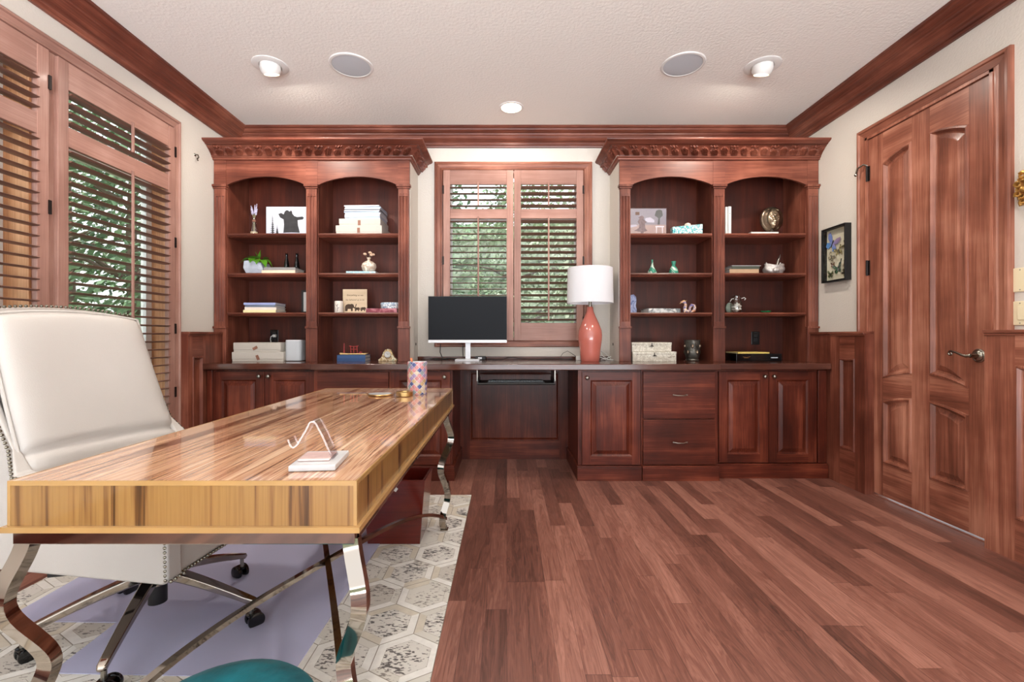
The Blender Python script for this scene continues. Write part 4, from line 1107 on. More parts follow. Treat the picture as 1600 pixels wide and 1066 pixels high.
Y = 3.80; x = PX(415, Y)
book('yellow and white paperback at the bottom of the blue stack', (x - .002, Y, SH3), 0.262, 0.18, 0.022, 0.0, bmat('yellow_white_book', (232, 222, 170)))
book('white paperback with orange edge in the middle of the blue stack', (x + .002, Y, SH3 + .0222), 0.25, 0.175, 0.022, 0.03, bmat('white_orange_book', (228, 214, 200)))
book('slate grey thin book in the blue stack, second from the top', (x + .001, Y, SH3 + .0444), 0.245, 0.17, 0.018, -0.02, bmat('slate_book', (112, 122, 140)))
book('periwinkle blue book on top of the stack', (x - .002, Y, SH3 + .0626), 0.255, 0.18, 0.018, 0.01, bmat('periwinkle_book', (150, 162, 204)))
r = thing('photo_frame', 'black edged photo frame half hidden by the middle pilaster', 'frame', (PX(482, 3.86), 3.86, SH3))
m = MB(); w, h = 0.115, 0.195
for b_ in ((-w / 2, -w / 2 + .016, -.008, .008, 0, h), (w / 2 - .016, w / 2, -.008, .008, 0, h), (-w / 2 + .016, w / 2 - .016, -.008, .008, 0, .016), (-w / 2 + .016, w / 2 - .016, -.008, .008, h - .016, h)): m.box(*b_)
build(m, 'frame_border', 'black', r, bevel=0.001); m = MB(); m.box(-w / 2 + .01, w / 2 - .01, 0, .006, .01, h - .01); build(m, 'print', 'paper', r)

lidded_box('white lidded box with tilted brown tag, lower of the pair beside the speaker', (PX(401, 3.68), 3.835, ZCT), 0.415, 0.28, 0.075, 0.0, 'white lidded storage boxes', 1.2, 0.0)
lidded_box('white lidded box with tilted brown tag, on top of the pair beside the speaker', (PX(402, 3.70), 3.835, ZCT + .0755), 0.385, 0.27, 0.075, -0.02, 'white lidded storage boxes', -0.5, -0.015)
r = thing('smart_speaker', 'white rounded wireless speaker standing on the left worktop', 'speaker', (PX(460.5, 3.76), 3.78, ZCT))
m = MB()
def rrect(hx, hy, rad, n=6):
    P = []
    for cx, cy, a0 in ((hx - rad, hy - rad, 0), (-hx + rad, hy - rad, 90), (-hx + rad, -hy + rad, 180), (hx - rad, -hy + rad, 270)):
        for i in range(n + 1):
            a = radians(a0 + 90 * i / n); P.append((cx + rad * cos(a), cy + rad * sin(a)))
    return P
m.prism(rrect(0.065, 0.062, 0.03), 'z', 0.003, 0.165); build(m, 'grille_body', 'grille', r, bevel=0.004, bseg=3)
m = MB(); m.prism(rrect(0.064, 0.061, 0.03), 'z', 0.165, 0.172); build(m, 'top_cap', 'whitem', r)
def outlet(label, px, py, Y=4.0035, plug=False):
    r = thing('wall_outlet', label, 'outlet', (PX(px, Y), Y, PZ(py, Y) - 0.057), 0, 'black outlets inside the bookcases')
    m = MB(); m.box(-0.036, 0.036, -0.006, 0.001, 0, 0.115); build(m, 'cover_plate', 'blackg', r, bevel=0.003)
    for z in (0.028, 0.066):
        m = MB(); m.box(-0.016, 0.016, -0.0085, -0.006, z, z + 0.028); q = build(m, 'socket', 'black', r, bevel=0.002)
    return r
outlet('black wall outlet with white plug behind the white boxes', 429, 526)
r = thing('power_cord', 'white plug and cord in the outlet behind the boxes', 'cord', (PX(429, 3.98), 3.98, 1.04))  # a power cord with its plug in the wall outlet
m = MB(); m.box(-0.012, 0.014, -0.015, 0.0145, 0.018, 0.042); build(m, 'plug', 'cordw', r, bevel=0.004, bseg=3)
m = MB(); m.tube([(-0.01, -0.012, 0.032), (-0.022, -0.016, 0.025), (-0.03, -0.012, -0.0), (-0.022, -0.008, -0.05), (-0.015, 0.0, -0.12), (0.04, 0.0, -0.170), (0.12, -0.01, -0.171)], 0.0032, 8); build(m, 'cable', 'cordw', r, smooth=True)

# --- left bookcase, right bay
lidded_box('cream lidded box lowest in the magazine pile on the top shelf', (PX(560, 3.70), 3.845, SH1), 0.372, 0.27, 0.068, 0.0, 'cream lidded boxes under the magazines', pi / 2, -0.002)
lidded_box('cream lidded box just under the magazines on the top shelf', (PX(560.5, 3.70), 3.85, SH1 + .0685), 0.335, 0.25, 0.058, 0.0, 'cream lidded boxes under the magazines', pi / 2, -0.004)
rr = random.Random(11); z = SH1 + 0.127; tot = 11
mc = [bmat('magazine_white', (226, 228, 232), 0.3), bmat('magazine_blue', (176, 194, 214), 0.3), bmat('magazine_pale', (206, 208, 214), 0.3), bmat('magazine_dark', (90, 98, 110), 0.3)]
order = ['bottom', 'second lowest', 'third lowest', 'fourth lowest', 'fifth lowest', 'middle', 'fifth from top', 'fourth from top', 'third from top', 'second from top', 'topmost']
for i in range(tot):
    t_ = rr.uniform(0.008, 0.0115)
    book('glossy %s magazine, %s of the pile on the cream boxes' % (['white', 'pale blue', 'pale grey', 'white', 'white', 'pale blue', 'pale grey', 'dark edged', 'white', 'pale blue', 'white'][i], order[i]),
         (PX(566.5, 3.74) + rr.uniform(-.004, .004), 3.845 + rr.uniform(-.005, .005), z), 0.285, 0.225, t_, rr.uniform(-.03, .03), mc[[0, 1, 2, 0, 0, 1, 2, 3, 0, 1, 0][i]], group='magazines on the top shelf', cat='magazine', name='magazine')
    z += t_ + 0.0003
book('thin pale blue and white book under the round flower vase', (PX(568, 3.78), 3.79, SH2), 0.235, 0.17, 0.016, 0.02, swirl('blue_white_cover', [(230, 232, 232), (140, 190, 204), (222, 226, 226)], 12, 3, 0.4))
r = thing('round_vase', 'round cream ceramic vase of dried blossoms on a thin book', 'vase', (PX(576.5, 3.79), 3.79, SH2 + .0165))
m = MB(); m.lathe([(0.026, 0), (0.034, 0.003), (0.052, 0.022), (0.060, 0.048), (0.054, 0.072), (0.032, 0.090), (0.014, 0.096), (0.012, 0.108), (0.019, 0.122), (0.017, 0.122), (0.010, 0.108)], n=32, closed=False)
build(m, 'body', swirl('crackle_cream', [(232, 226, 214), (226, 218, 204), (176, 150, 130), (230, 224, 212)], 30, 0.2, 0.25), r, smooth=True, angle=180)
m = MB(); B = [(-.030, -.01, .150), (.014, -.012, .160), (.004, .01, .166), (.034, 0, .148), (.024, -.012, .142)]
for p in B: m.tube([(0, 0, .09), (p[0] * .5, p[1] * .5, .125), p], 0.0014, 5)
build(m, 'stems', 'bronze', r)
m = MB()
for p in B:
    for k in range(6): a = k * 1.05; m.sph((p[0] + .007 * cos(a), p[1] + .006 * sin(a), p[2] + .003 * (k % 2)), 0.0075, n=8)
build(m, 'blossoms', plain('dried_blossom', (222, 190, 164), 0.8, noise=0.25, nscale=120), r, smooth=True)

r = thing('ceramic_candle', 'small white ceramic jar with dark motif beside the elephant plaque', 'jar', (PX(529.5, 3.78), 3.78, SH3))
m = MB(); m.lathe([(0.031, 0), (0.034, 0.004), (0.034, 0.092), (0.032, 0.098), (0.0, 0.098)], n=28); build(m, 'body', plain('jar_glaze', (220, 212, 202), 0.3, noise=0.05, nscale=40), r, smooth=True)
m = MB(); m.tube([(0.0, -0.0345, 0.012), (0.004, -0.0345, 0.04), (-0.004, -0.0345, 0.055), (0.006, -0.0345, 0.075)], 0.0018, 5); m.tube([(0.0, -0.0345, 0.035), (0.014, -0.032, 0.045)], 0.0015, 5); m.tube([(-.002, -0.0345, 0.055), (-.014, -0.032, 0.068)], 0.0015, 5); build(m, 'painted_motif', 'ink', r)
Y = 3.82
r = thing('wooden_plaque', 'light wood plaque with dark script and three walking elephants', 'sign', (PX(554.5, Y), Y, SH3))
w, h = 0.20, 0.20
m = MB(); m.box(-w / 2, w / 2, 0, 0.012, 0, h); build(m, 'board', wood('pale_plaque_wood', (186, 160, 130), (206, 184, 154), (222, 202, 174), 'x', 0.6, 0, figure=0.3), r, bevel=0.001)
def elephant(cx, s):
    P = [(-.5, 0), (-.5, .42), (-.42, .62), (-.2, .72), (.05, .70), (.18, .74), (.34, .68), (.40, .52), (.44, .40), (.52, .42), (.56, .62), (.62, .74), (.68, .72), (.62, .52), (.55, .30), (.42, .26), (.34, .34), (.28, .30), (.26, 0), (.10, 0), (.08, .22), (-.22, .22), (-.26, 0)]
    return [(cx + a * s, 0.018 + b_ * s) for a, b_ in P]
for cx, s in ((-0.040, 0.082), (0.022, 0.044), (0.072, 0.046)):
    m = MB(); m.prism(elephant(cx, s), 'y', -0.0008, 0); build(m, 'elephant_figure', plain('burnt_brown', (62, 42, 24), 0.7), r)
M['burnt'] = plain('burnt_script', (96, 66, 44), 0.7)
text('Everything as we', 'script', 'burnt', r, 0.020, (0, -0.0005, 0.150), (pi / 2, 0, 0), shear=0.35)
text('has behaved up to be', 'script', 'burnt', r, 0.018, (0, -0.0005, 0.112), (pi / 2, 0, 0), shear=0.35)
mar = swirl('maroon_cover', [(96, 20, 36), (122, 36, 54), (186, 120, 130)], 14, 1, 0.45)
book('maroon patterned book under the blue and white box', (PX(600, 3.78), 3.79, SH3), 0.25, 0.17, 0.034, 0.0, mar)
r = thing('trinket_box', 'blue and white patterned oval box on the maroon book', 'box', (PX(610, 3.79), 3.79, SH3 + .0345))
m = MB(); m.lathe([(0.075, 0), (0.077, 0.003), (0.077, 0.030), (0.075, 0.033)], n=36, sy=0.75); build(m, 'body', swirl('blue_white_tile', [(226, 230, 232), (60, 84, 120), (230, 232, 230), (70, 110, 140)], 45, 0.4, 0.3), r, smooth=True)
m = MB(); m.lathe([(0.079, 0.033), (0.079, 0.046), (0.073, 0.051), (0, 0.052)], n=36, sy=0.75); build(m, 'lid', swirl('blue_white_tile_lid', [(226, 230, 232), (120, 150, 180), (236, 238, 238), (84, 120, 150)], 50, 0.4, 0.3), r, smooth=True)

navy = bmat('navy_cover', (38, 72, 120))
Y = 3.72
book('navy blue book, lower of the two carrying red ornaments', (PX(549, Y), 3.79, ZCT), 0.228, 0.15, 0.026, 0.0, navy)
book('navy blue book, upper of the two carrying red ornaments', (PX(549, Y), 3.79, ZCT + .0262), 0.226, 0.15, 0.024, 0.01, bmat('navy_cover_b', (46, 80, 128)))
r = thing('toy_ship', 'tiny red and gold ship model on the navy books', 'ornament', (PX(550, Y), 3.76, ZCT + .0505))
m = MB(); m.prism([(-.105, .003), (.10, .003), (.118, .014), (.06, .012), (-.06, .012), (-.11, .016)], 'y', -.018, .018); build(m, 'deck', plain('gold_cream', (214, 180, 120), 0.4, noise=0.3, nscale=90), r, bevel=0.002)
M['red'] = plain('red_lacquer', (150, 36, 36), 0.35, noise=0.25, nscale=60)
m = MB(); m.tube([(-.078, 0, .01), (-.078, 0, .085)], [0.006, 0.003], 8); m.sph((-.078, 0, .09), 0.005, n=8); build(m, 'mast', 'red', r, smooth=True)
m = MB()
for a, b_ in (((-.03, .068), (.03, .068)), ((-.022, .012), (-.026, .068)), ((.03, .012), (.026, .068)), ((-.025, .045), (.028, .045)), ((-.036, .072), (-.02, .07)), ((.02, .07), (.038, .074)), ((0, .012), (0, .07))): m.tube([(a[0], 0, a[1]), (b_[0], 0, b_[1])], 0.0032, 6)
build(m, 'pavilion', 'red', r)
m = MB(); m.box(.045, .068, -.008, .008, .012, .022); m.lathe([(0.008, 0.022), (0.0, 0.03)], (.057, 0, 0), 8); build(m, 'cabin', 'red', r)
r = thing('mantel_clock', 'small marbled stone clock with a round white dial', 'clock', (PX(604.5, 3.74), 3.78, ZCT))
m = MB(); m.prism([(-.076, 0), (.076, 0), (.074, .012), (.052, .030), (.036, .070), (.022, .092), (0, .098), (-.022, .092), (-.036, .070), (-.052, .030), (-.074, .012)], 'y', -.018, .018); build(m, 'case', swirl('onyx', [(206, 180, 134), (150, 122, 78), (226, 210, 176), (120, 140, 110)], 10, 2.5, 0.18), r, bevel=0.003)
Tc = Matrix.Translation((-.0, -.018, .054)) @ Matrix.Rotation(pi / 2, 4, 'X')
m = MB(); m.lathe([(0.031, 0), (0.031, 0.004), (0.027, 0.006), (0.027, 0.002)], n=32, T=Tc, closed=False); dl = build(m, 'bezel', 'gold', r, smooth=True)
m = MB(); m.lathe([(0.0275, 0.002), (0.0, 0.003)], n=32, T=Tc, closed=False); build(m, 'dial', 'paper', r)
m = MB(); m.bar([(0, -.0215, .054), (-.009, -.0215, .066)], 0.002, 0.001, side=(1, 0, 0.2)); m.bar([(0, -.0215, .054), (.016, -.0215, .060)], 0.0016, 0.001, side=(0.2, 0, 1))
for k in range(12):
    a = radians(30 * k); m.box(-.001, .001, -.0005, .0005, .021, .025, T=Matrix.Translation((0, -.0212, .054)) @ Matrix.Rotation(a, 4, 'Y'))
build(m, 'hands_and_ticks', 'ink', r)

# --- right bookcase, left bay
Y = 3.77; x0, x1 = PX(983, Y), PX(1041, Y); w = x1 - x0; h = 0.222
r = thing('acrylic_photo', 'acrylic block photo of a dancing figure in a bright living room', 'picture', ((x0 + x1) / 2, Y, SH1))
def ph():
    m, n, l, b = new_mat('photo_print'); tc = n.new('ShaderNodeTexCoord'); sp = n.new('ShaderNodeSeparateXYZ'); l.new(tc.outputs['Generated'], sp.inputs[0])
    r_ = n.new('ShaderNodeValToRGB'); l.new(sp.outputs['Z'], r_.inputs[0]); r_.color_ramp.elements[0].color = srgb((196, 178, 166)); r_.color_ramp.elements[0].position = 0.36
    r_.color_ramp.elements[1].color = srgb((160, 164, 172)); r_.color_ramp.elements[1].position = 0.42; l.new(r_.outputs[0], b.inputs['Base Color']); b.inputs['Roughness'].default_value = 0.3
    return m
m = MB(); m.box(-w / 2, w / 2, 0.002, 0.004, 0.002, h - .002); build(m, 'print', ph(), r)
m = MB(); m.box(-w / 2 - .003, w / 2 + .003, -.006, 0.0018, 0, h + .002); build(m, 'acrylic_block', 'acrylic', r, bevel=0.001)
kk = w / 58.0 / 7.1; kz = h / 42.0 / 7.1
def q2(L): return [((a - 325) * kk - w / 2, (520 - b_) * kz) for a, b_ in L]
m = MB(); m.prism(q2([(450, 515), (455, 480), (380, 470), (430, 440), (440, 400), (420, 370), (440, 335), (430, 320), (470, 300), (490, 320), (485, 345), (525, 370), (500, 385), (505, 440), (530, 470), (490, 480), (475, 515)]), 'y', 0.0012, 0.002); build(m, 'figure', plain('taupe_figure', (120, 104, 104), 0.6, noise=0.3, nscale=60), r)
m = MB(); m.prism(q2([(640, 400), (650, 330), (610, 300), (625, 250), (655, 235), (690, 245), (700, 300), (668, 330), (665, 400)]), 'y', 0.0012, 0.002); build(m, 'palm', plain('dark_palm', (78, 84, 80), 0.6), r)
m = MB(); m.prism(q2([(615, 430), (620, 415), (715, 415), (712, 430), (700, 430), (700, 495), (692, 495), (690, 430), (636, 430), (632, 495), (625, 495), (624, 430)]), 'y', 0.0012, 0.002); build(m, 'side_table', plain('print_white', (222, 220, 224), 0.5), r)
m = MB(); m.prism(q2([(395, 295), (395, 262), (440, 262), (440, 295)]), 'y', 0.0012, 0.002); build(m, 'wall_picture', plain('print_brown', (110, 82, 62), 0.6), r)
m = MB(); m.prism(q2([(500, 375), (505, 330), (560, 320), (605, 350), (605, 378)]), 'y', 0.0012, 0.002); m.prism(q2([(330, 430), (340, 405), (400, 400), (420, 415), (350, 432)]), 'y', 0.0012, 0.002); build(m, 'sofa', plain('print_sofa', (196, 198, 210), 0.6), r)

r = thing('clutch_box', 'teal and white marbled box with a pearl clasp', 'box', (PX(1072.5, 3.78), 3.78, SH1), -0.0)
m = MB(); m.prism([(-.122, 0), (.122, 0), (.122, .090), (-.122, .066)], 'y', -.028, .028); build(m, 'body', swirl('teal_marbling', [(30, 150, 160), (150, 210, 208), (232, 236, 230), (20, 128, 140), (90, 190, 190), (240, 240, 236)], 9, 5, 0.15), r, bevel=0.002)
m = MB(); m.lathe([(0.022, 0), (0.026, 0.006), (0.022, 0.018), (0.010, 0.024), (0, 0.025)], n=24, T=Matrix.Translation((0.01, 0, 0.079))); build(m, 'clasp', plain('pearl', (228, 210, 192), 0.2, noise=0.08, nscale=50), r, smooth=True)

gg = swirl('jade_glaze', [(70, 150, 124), (40, 110, 90), (206, 220, 206), (60, 140, 116)], 12, 2, 0.12)
r = thing('glass_bottle_vase', 'green long-necked teardrop vase on the second right shelf', 'vase', (PX(1019, 3.80), 3.80, SH2), 0, 'small green vases')
m = MB(); m.lathe([(0.030, 0), (0.036, 0.008), (0.036, 0.026), (0.026, 0.044), (0.014, 0.066), (0.008, 0.090), (0.0065, 0.118), (0.009, 0.124), (0.006, 0.124), (0.005, 0.11)], n=28, closed=False); build(m, 'body', gg, r, smooth=True, angle=180)
r = thing('glass_bottle_vase', 'green flared-neck vase with white patches on the second right shelf', 'vase', (PX(1052.5, 3.80), 3.80, SH2), 0, 'small green vases')
m = MB(); m.lathe([(0.034, 0), (0.038, 0.006), (0.039, 0.018), (0.030, 0.050), (0.018, 0.068), (0.013, 0.078), (0.017, 0.096), (0.020, 0.110), (0.017, 0.110), (0.012, 0.094)], n=28, closed=False); build(m, 'body', swirl('jade_white_glaze', [(220, 228, 216), (60, 146, 120), (44, 116, 96), (228, 232, 222)], 9, 2, 0.12), r, smooth=True, angle=180)

r = thing('agate_slice', 'blue grey agate slice standing behind the right bookcase pilaster', 'ornament', (PX(989, 3.80), 3.80, SH3))
m = MB(); prof = [(-.03, 0), (.028, 0), (.030, .03), (.022, .06), (.028, .10), (.024, .135), (.005, .155), (-.02, .15), (-.032, .12), (-.03, .06)]
m.prism(prof, 'y', -.006, .006); build(m, 'slice', swirl('agate_bands', [(70, 84, 130), (150, 160, 196), (96, 104, 140), (190, 196, 214)], 14, 1.5, 0.15), r, bevel=0.002)
book('silver grey book lying on the third right shelf', (PX(1031, 3.80), 3.80, SH3), 0.265, 0.18, 0.034, 0.06, swirl('silver_print', [(206, 208, 206), (186, 190, 190), (92, 100, 104), (214, 214, 210)], 16, 1, 0.3))
r = thing('dragon_figurine', 'small coiled porcelain dragon figurine in rust, cream and blue', 'figurine', (PX(1075, 3.79), 3.79, SH3))
dm = swirl('dragon_glaze', [(206, 150, 110), (226, 206, 180), (70, 80, 150), (214, 176, 140), (180, 110, 80)], 30, 1, 0.2)
m = MB(); P = [(-.060, 0, .088), (-.045, 0, .094), (-.028, 0, .090), (-.020, 0, .070), (-.026, 0, .045), (-.026, 0, .022), (-.008, 0, .012), (.012, 0, .018), (.016, 0, .045), (.030, 0, .068), (.048, 0, .064), (.056, 0, .042), (.048, 0, .020), (.030, 0, .010), (.018, 0, .008)]
m.tube(P, [.006, .010, .011, .011, .014, .017, .016, .013, .010, .011, .012, .012, .012, .010, .006], 12); build(m, 'body', dm, r, smooth=True, angle=180)
m = MB()
for a, b_ in (((-.045, .10), (-.028, .106)), ((-.03, .10), (-.01, .103))): m.tube([(a[0], 0, a[1]), (b_[0], 0, b_[1])], [.004, .0015], 6)
m.tube([(-.058, 0, .084), (-.068, 0, .078)], [.005, .002], 6); build(m, 'horns', 'gold', r, smooth=True)
m = MB()
for sx in (-.03, .03): m.tube([(sx, -.01, .02), (sx - .006, -.016, .0035)], [.007, .005], 8)
build(m, 'feet', dm, r, smooth=True)

fl = swirl('pewter_floral', [(206, 200, 186), (176, 170, 156), (216, 212, 200), (160, 152, 138)], 34, 1, 0.5)
def keepsake(label, loc, w, dp, h):
    r = thing('keepsake_box', label, 'box', loc, 0, 'silvery floral boxes')
    m = MB(); m.box(-w / 2, w / 2, -dp / 2, dp / 2, 0, h * 0.74); build(m, 'body', fl, r, bevel=0.002)
    m = MB(); m.box(-w / 2 - .002, w / 2 + .002, -dp / 2 - .002, dp / 2 + .002, h * 0.74 + .0005, h); build(m, 'lid', fl, r, bevel=0.002)
    m = MB(); y = -dp / 2 - .003; m.lathe([(0.007, 0), (0.007, 0.003), (0, 0.004)], n=12, T=Matrix.Translation((0, y, h * .62)) @ Matrix.Rotation(pi / 2, 4, 'X')); m.box(-.003, .003, y - .002, y + .001, h * .62, h * .92)
    m.tube([(-.016, y, h * .58), (-.006, y - .002, h * .60), (.006, y - .002, h * .60), (.016, y, h * .58)], .003, 6); build(m, 'latch', 'iron', r)
keepsake('silvery floral keepsake box, lower and larger of the stacked pair', (PX(1022, 3.70), 3.82, ZCT), 0.350, 0.26, 0.078)
keepsake('silvery floral keepsake box, upper and smaller of the stacked pair', (PX(1018.5, 3.71), 3.83, ZCT + .0785), 0.318, 0.235, 0.074)
r = thing('candle_cup', 'dark embossed metal cup beside the floral boxes', 'cup', (PX(1083, 3.78), 3.80, ZCT))
dk = plain('dark_embossed', (92, 90, 84), 0.35, 0.7, noise=0.75, nscale=22, bump=0.4, bscale=40)
m = MB(); m.lathe([(0.050, 0), (0.054, 0.006), (0.046, 0.018), (0.052, 0.030), (0.060, 0.06), (0.062, 0.165), (0.064, 0.172), (0.060, 0.172), (0.056, 0.05), (0, 0.03)], n=40, closed=False); build(m, 'body', dk, r, smooth=True)
m = MB()
for k in range(10):
    a = k * 0.628; m.sph((0.060 * cos(a), 0.060 * sin(a), 0.07 + 0.05 * (k % 2)), 0.012, (1, 1, 1.5), n=8)
build(m, 'relief', 'bronze', r, smooth=True)

# --- right bookcase, right bay
def binder(label, px, loc_y, w, mat, h_):
    r = thing('binder', label, 'binder', (PX(px, loc_y - 0.1), loc_y, SH1), 0, 'white upright binders')
    m = MB(); m.box(-w / 2, w / 2, -.12, .12, 0, h_); build(m, 'cover', mat, r, bevel=0.002); return r
binder('white upright binder against the middle pilaster of the right bookcase', 1133.5, 3.86, 0.018, 'paper', 0.225)
b2 = binder('white upright binder with a small dot on its spine', 1138.5, 3.855, 0.025, 'paper', 0.228)
m = MB(); m.lathe([(0.003, 0), (0, 0.001)], n=10, T=Matrix.Translation((0, -.1205, 0.17)) @ Matrix.Rotation(pi / 2, 4, 'X')); build(m, 'spine_dot', 'ink', b2)
Y = 3.80
book('white book lying flat under the bronze mask', (PX(1195, 3.75), 3.83, SH1), 0.222, 0.16, 0.024, 0.0, bmat('plain_white_book', (226, 224, 218)))
r = thing('mask_sculpture', 'bronze face mask in a hooded shell on a small stand', 'sculpture', (PX(1209, 3.80), 3.83, SH1 + .0245))
m = MB(); m.lathe([(0.036, 0), (0.036, 0.006), (0.016, 0.012), (0.014, 0.034), (0.02, 0.042)], n=24); build(m, 'stand', 'clear', r, smooth=True)
m = MB()
def hood(u, v):
    a = 2 * pi * u; R_ = 0.094 * (1 - 0.14 * sin(a) * (sin(a) < 0)) * (1 + 0.02 * sin(3 * a)); e = v
    rx_ = R_ * (0.62 + 0.38 * sin(e * pi / 2 + 0.0)) if v < 0.5 else R_ * cos((v - 0.5) * pi) ** 0.6
    y = -0.03 + 0.05 * v if v < 0.5 else -0.005 + 0.06 * sin((v - 0.5) * pi)
    return Vector((rx_ * cos(a) * 0.98, y, 0.128 + rx_ * 1.04 * sin(a)))
m.grid(hood, 40, 16); build(m, 'hood', 'bronze', r, smooth=True, angle=180)
M['bronzel'] = plain('worn_bronze', (168, 150, 126), 0.28, 0.85, noise=0.4, nscale=14)
m = MB()
def face(u, v):
    a, b_ = (u - 0.5) * 2, (v - 0.5) * 2
    x_ = a * 0.056 * math.sqrt(max(0, 1 - 0.45 * b_ * b_)); z_ = b_ * 0.080
    rr_ = min(1, a * a + b_ * b_ * 0.9)
    d_ = 0.036 * (1 - rr_) ** 0.5
    g = lambda cx, cz, sx, sz: math.exp(-((a - cx) / sx) ** 2 - ((b_ - cz) / sz) ** 2)
    d_ += 0.020 * g(0, 0.0, 0.13, 0.26) + 0.008 * g(0, -0.12, 0.2, 0.09) - 0.012 * (g(-.4, .18, .22, .13) + g(.4, .18, .22, .13)) + 0.008 * (g(-.4, .34, .3, .07) + g(.4, .34, .3, .07))
    d_ += 0.006 * (g(-.4, .17, .12, .07) + g(.4, .17, .12, .07)) + 0.007 * (g(0, -.38, .24, .06) + g(0, -.50, .2, .06)) - 0.004 * g(0, -.44, .25, .03) + 0.006 * (g(-.5, -.15, .22, .2) + g(.5, -.15, .22, .2)) + 0.008 * g(0, -.75, .25, .15)
    return Vector((x_ + 0.004, -0.012 - d_, 0.124 + z_))
m.grid(face, 48, 56); build(m, 'face', 'bronzel', r, smooth=True, angle=180)

tan = bmat('tan_cover', (176, 146, 116))
book('tan worn book, lower of the pair at the left of the second right shelf', (PX(1156, 3.78), 3.80, SH2), 0.235, 0.18, 0.034, 0.0, tan)
book('dark green book with pale top, upper of the pair on the second right shelf', (PX(1158, 3.78), 3.80, SH2 + .0345), 0.225, 0.18, 0.024, 0.02, bmat('dark_green_book', (70, 76, 66)))
r = thing('tray', 'thin pale metal plate resting on the dark green book', 'tray', (PX(1159, 3.78), 3.80, SH2 + .0590))
m = MB(); m.box(-.118, .118, -.095, .095, 0, .004); build(m, 'plate', 'silver', r, bevel=0.001)
r = thing('unicorn_bowl', 'rough silvery bowl shaped like a creature head with an upright horn', 'sculpture', (PX(1211, 3.80), 3.82, SH2))
sg_ = plain('tarnished_silver', (186, 180, 176), 0.4, 0.4, noise=0.35, nscale=40, bump=0.5, bscale=60)
m = MB()
def bowl(u, v):
    a = 2 * pi * u; r_ = (0.055 + 0.030 * sin(min(1, v * 1.4) * pi * 0.75)) * (1 + 0.06 * sin(5 * a + v * 4)); z_ = 0.088 * v * (1 + 0.10 * cos(2 * a))
    if v > 0.97: r_ *= 0.86
    return Vector((r_ * cos(a), r_ * 0.72 * sin(a), z_))
m.grid(bowl, 40, 14); m.lathe([(0, 0.001), (0.052, 0.001)], n=30, sy=.72, closed=False); m.lathe([(0, .07), (.065, .075)], n=30, sy=.72, closed=False); build(m, 'head', sg_, r, smooth=True, angle=180)
m = MB(); m.sph((-.012, -.062, .034), .026, (1.2, .7, .8), n=14); m.sph((-.012, -.080, .030), .010, (1.4, .6, .8), n=10); build(m, 'muzzle', sg_, r, smooth=True)
m = MB()
for sx in (-.062, .045): m.tube([(sx, -.01, .080), (sx * 1.1, -.012, .104)], [.012, .003], 8)
build(m, 'ears', sg_, r, smooth=True)
m = MB(); m.tube([(.028, .0, .085), (.036, 0, .115), (.048, 0, .145), (.056, 0, .172)], [.011, .013, .010, .002], 10); build(m, 'horn', 'pewter', r, smooth=True)

r = thing('shell_jar', 'clear glass jar of shells beside a shell on the third right shelf', 'jar', (PX(1151.5, 3.80), 3.81, SH3))
m = MB(); m.lathe([(0.040, 0), (0.044, 0.005), (0.045, 0.085), (0.030, 0.108), (0.030, 0.118)], n=32, closed=False); build(m, 'glass_body', 'clear', r, smooth=True)
m = MB(); m.lathe([(0.032, 0.118), (0.034, 0.122), (0.034, 0.140), (0.028, 0.147), (0, 0.148)], n=28); build(m, 'stopper', 'clear', r, smooth=True)
m = MB(); rr = random.Random(4)
for i in range(40): a = rr.uniform(0, 6.28); q_ = rr.uniform(0, .03); m.sph((q_ * cos(a), q_ * sin(a), rr.uniform(.012, .075)), rr.uniform(.008, .013), (1, 1, .6), n=7)
build(m, 'shells', plain('shell_white', (224, 218, 210), 0.6, noise=0.2, nscale=60), r, smooth=True)
m = MB(); m.tube([(.032, -.02, .12), (.05, -.03, .128), (.062, -.03, .118), (.052, -.03, .108)], .0035, 6); m.tube([(-.032, -.02, .12), (-.052, -.03, .116), (-.066, -.03, .095)], .0025, 6); build(m, 'twine_bow', 'cordw', r)
r = thing('seashell', 'pale green rounded shell leaning behind the left of the glass jar', 'shell', (PX(1142, 3.88), 3.90, SH3))
m = MB(); m.sph((0, 0, .048), .044, (.8, .5, 1.08), n=20); build(m, 'shell', plain('pale_green_shell', (170, 184, 168), 0.4, noise=0.15, nscale=20), r, smooth=True)
r = thing('green_dish', 'small flat green glass dish alone on the third right shelf', 'dish', (PX(1196.5, 3.80), 3.80, SH3))
m = MB(); m.lathe([(0.026, 0), (0.040, 0.008), (0.046, 0.018), (0.042, 0.019), (0.036, 0.012), (0.0, 0.008)], n=32); build(m, 'dish_body', plain('emerald_glass', (16, 112, 66), 0.08, coat=1), r, smooth=True)
outlet('black wall outlet above the black box in the right bookcase', 1180, 528.5)
r = thing('media_box', 'wide black gift box with a gold mark on the right worktop', 'box', (PX(1186, 3.70), 3.83, ZCT))
m = MB(); m.box(-.182, .182, -.13, .12, 0, .062); build(m, 'body', 'blackg', r, bevel=0.002)
m = MB(); m.tube([(-.13, -.131, .036), (-.10, -.131, .033), (-.07, -.131, .037)], .002, 6); m.tube([(-.12, -.131, .028), (-.085, -.131, .028)], .0015, 6); build(m, 'gold_mark', 'gold', r)
m = MB(); m.box(.095, .15, -.1308, -.130, .026, .034); build(m, 'grey_mark', 'steelgrey', r)
book('thin yellow and white booklet resting on the black gift box', (PX(1177, 3.74), 3.84, ZCT + .0622), 0.26, 0.20, 0.010, 0.03, bmat('yellow_booklet', (226, 200, 110)), cat='booklet', name='booklet')

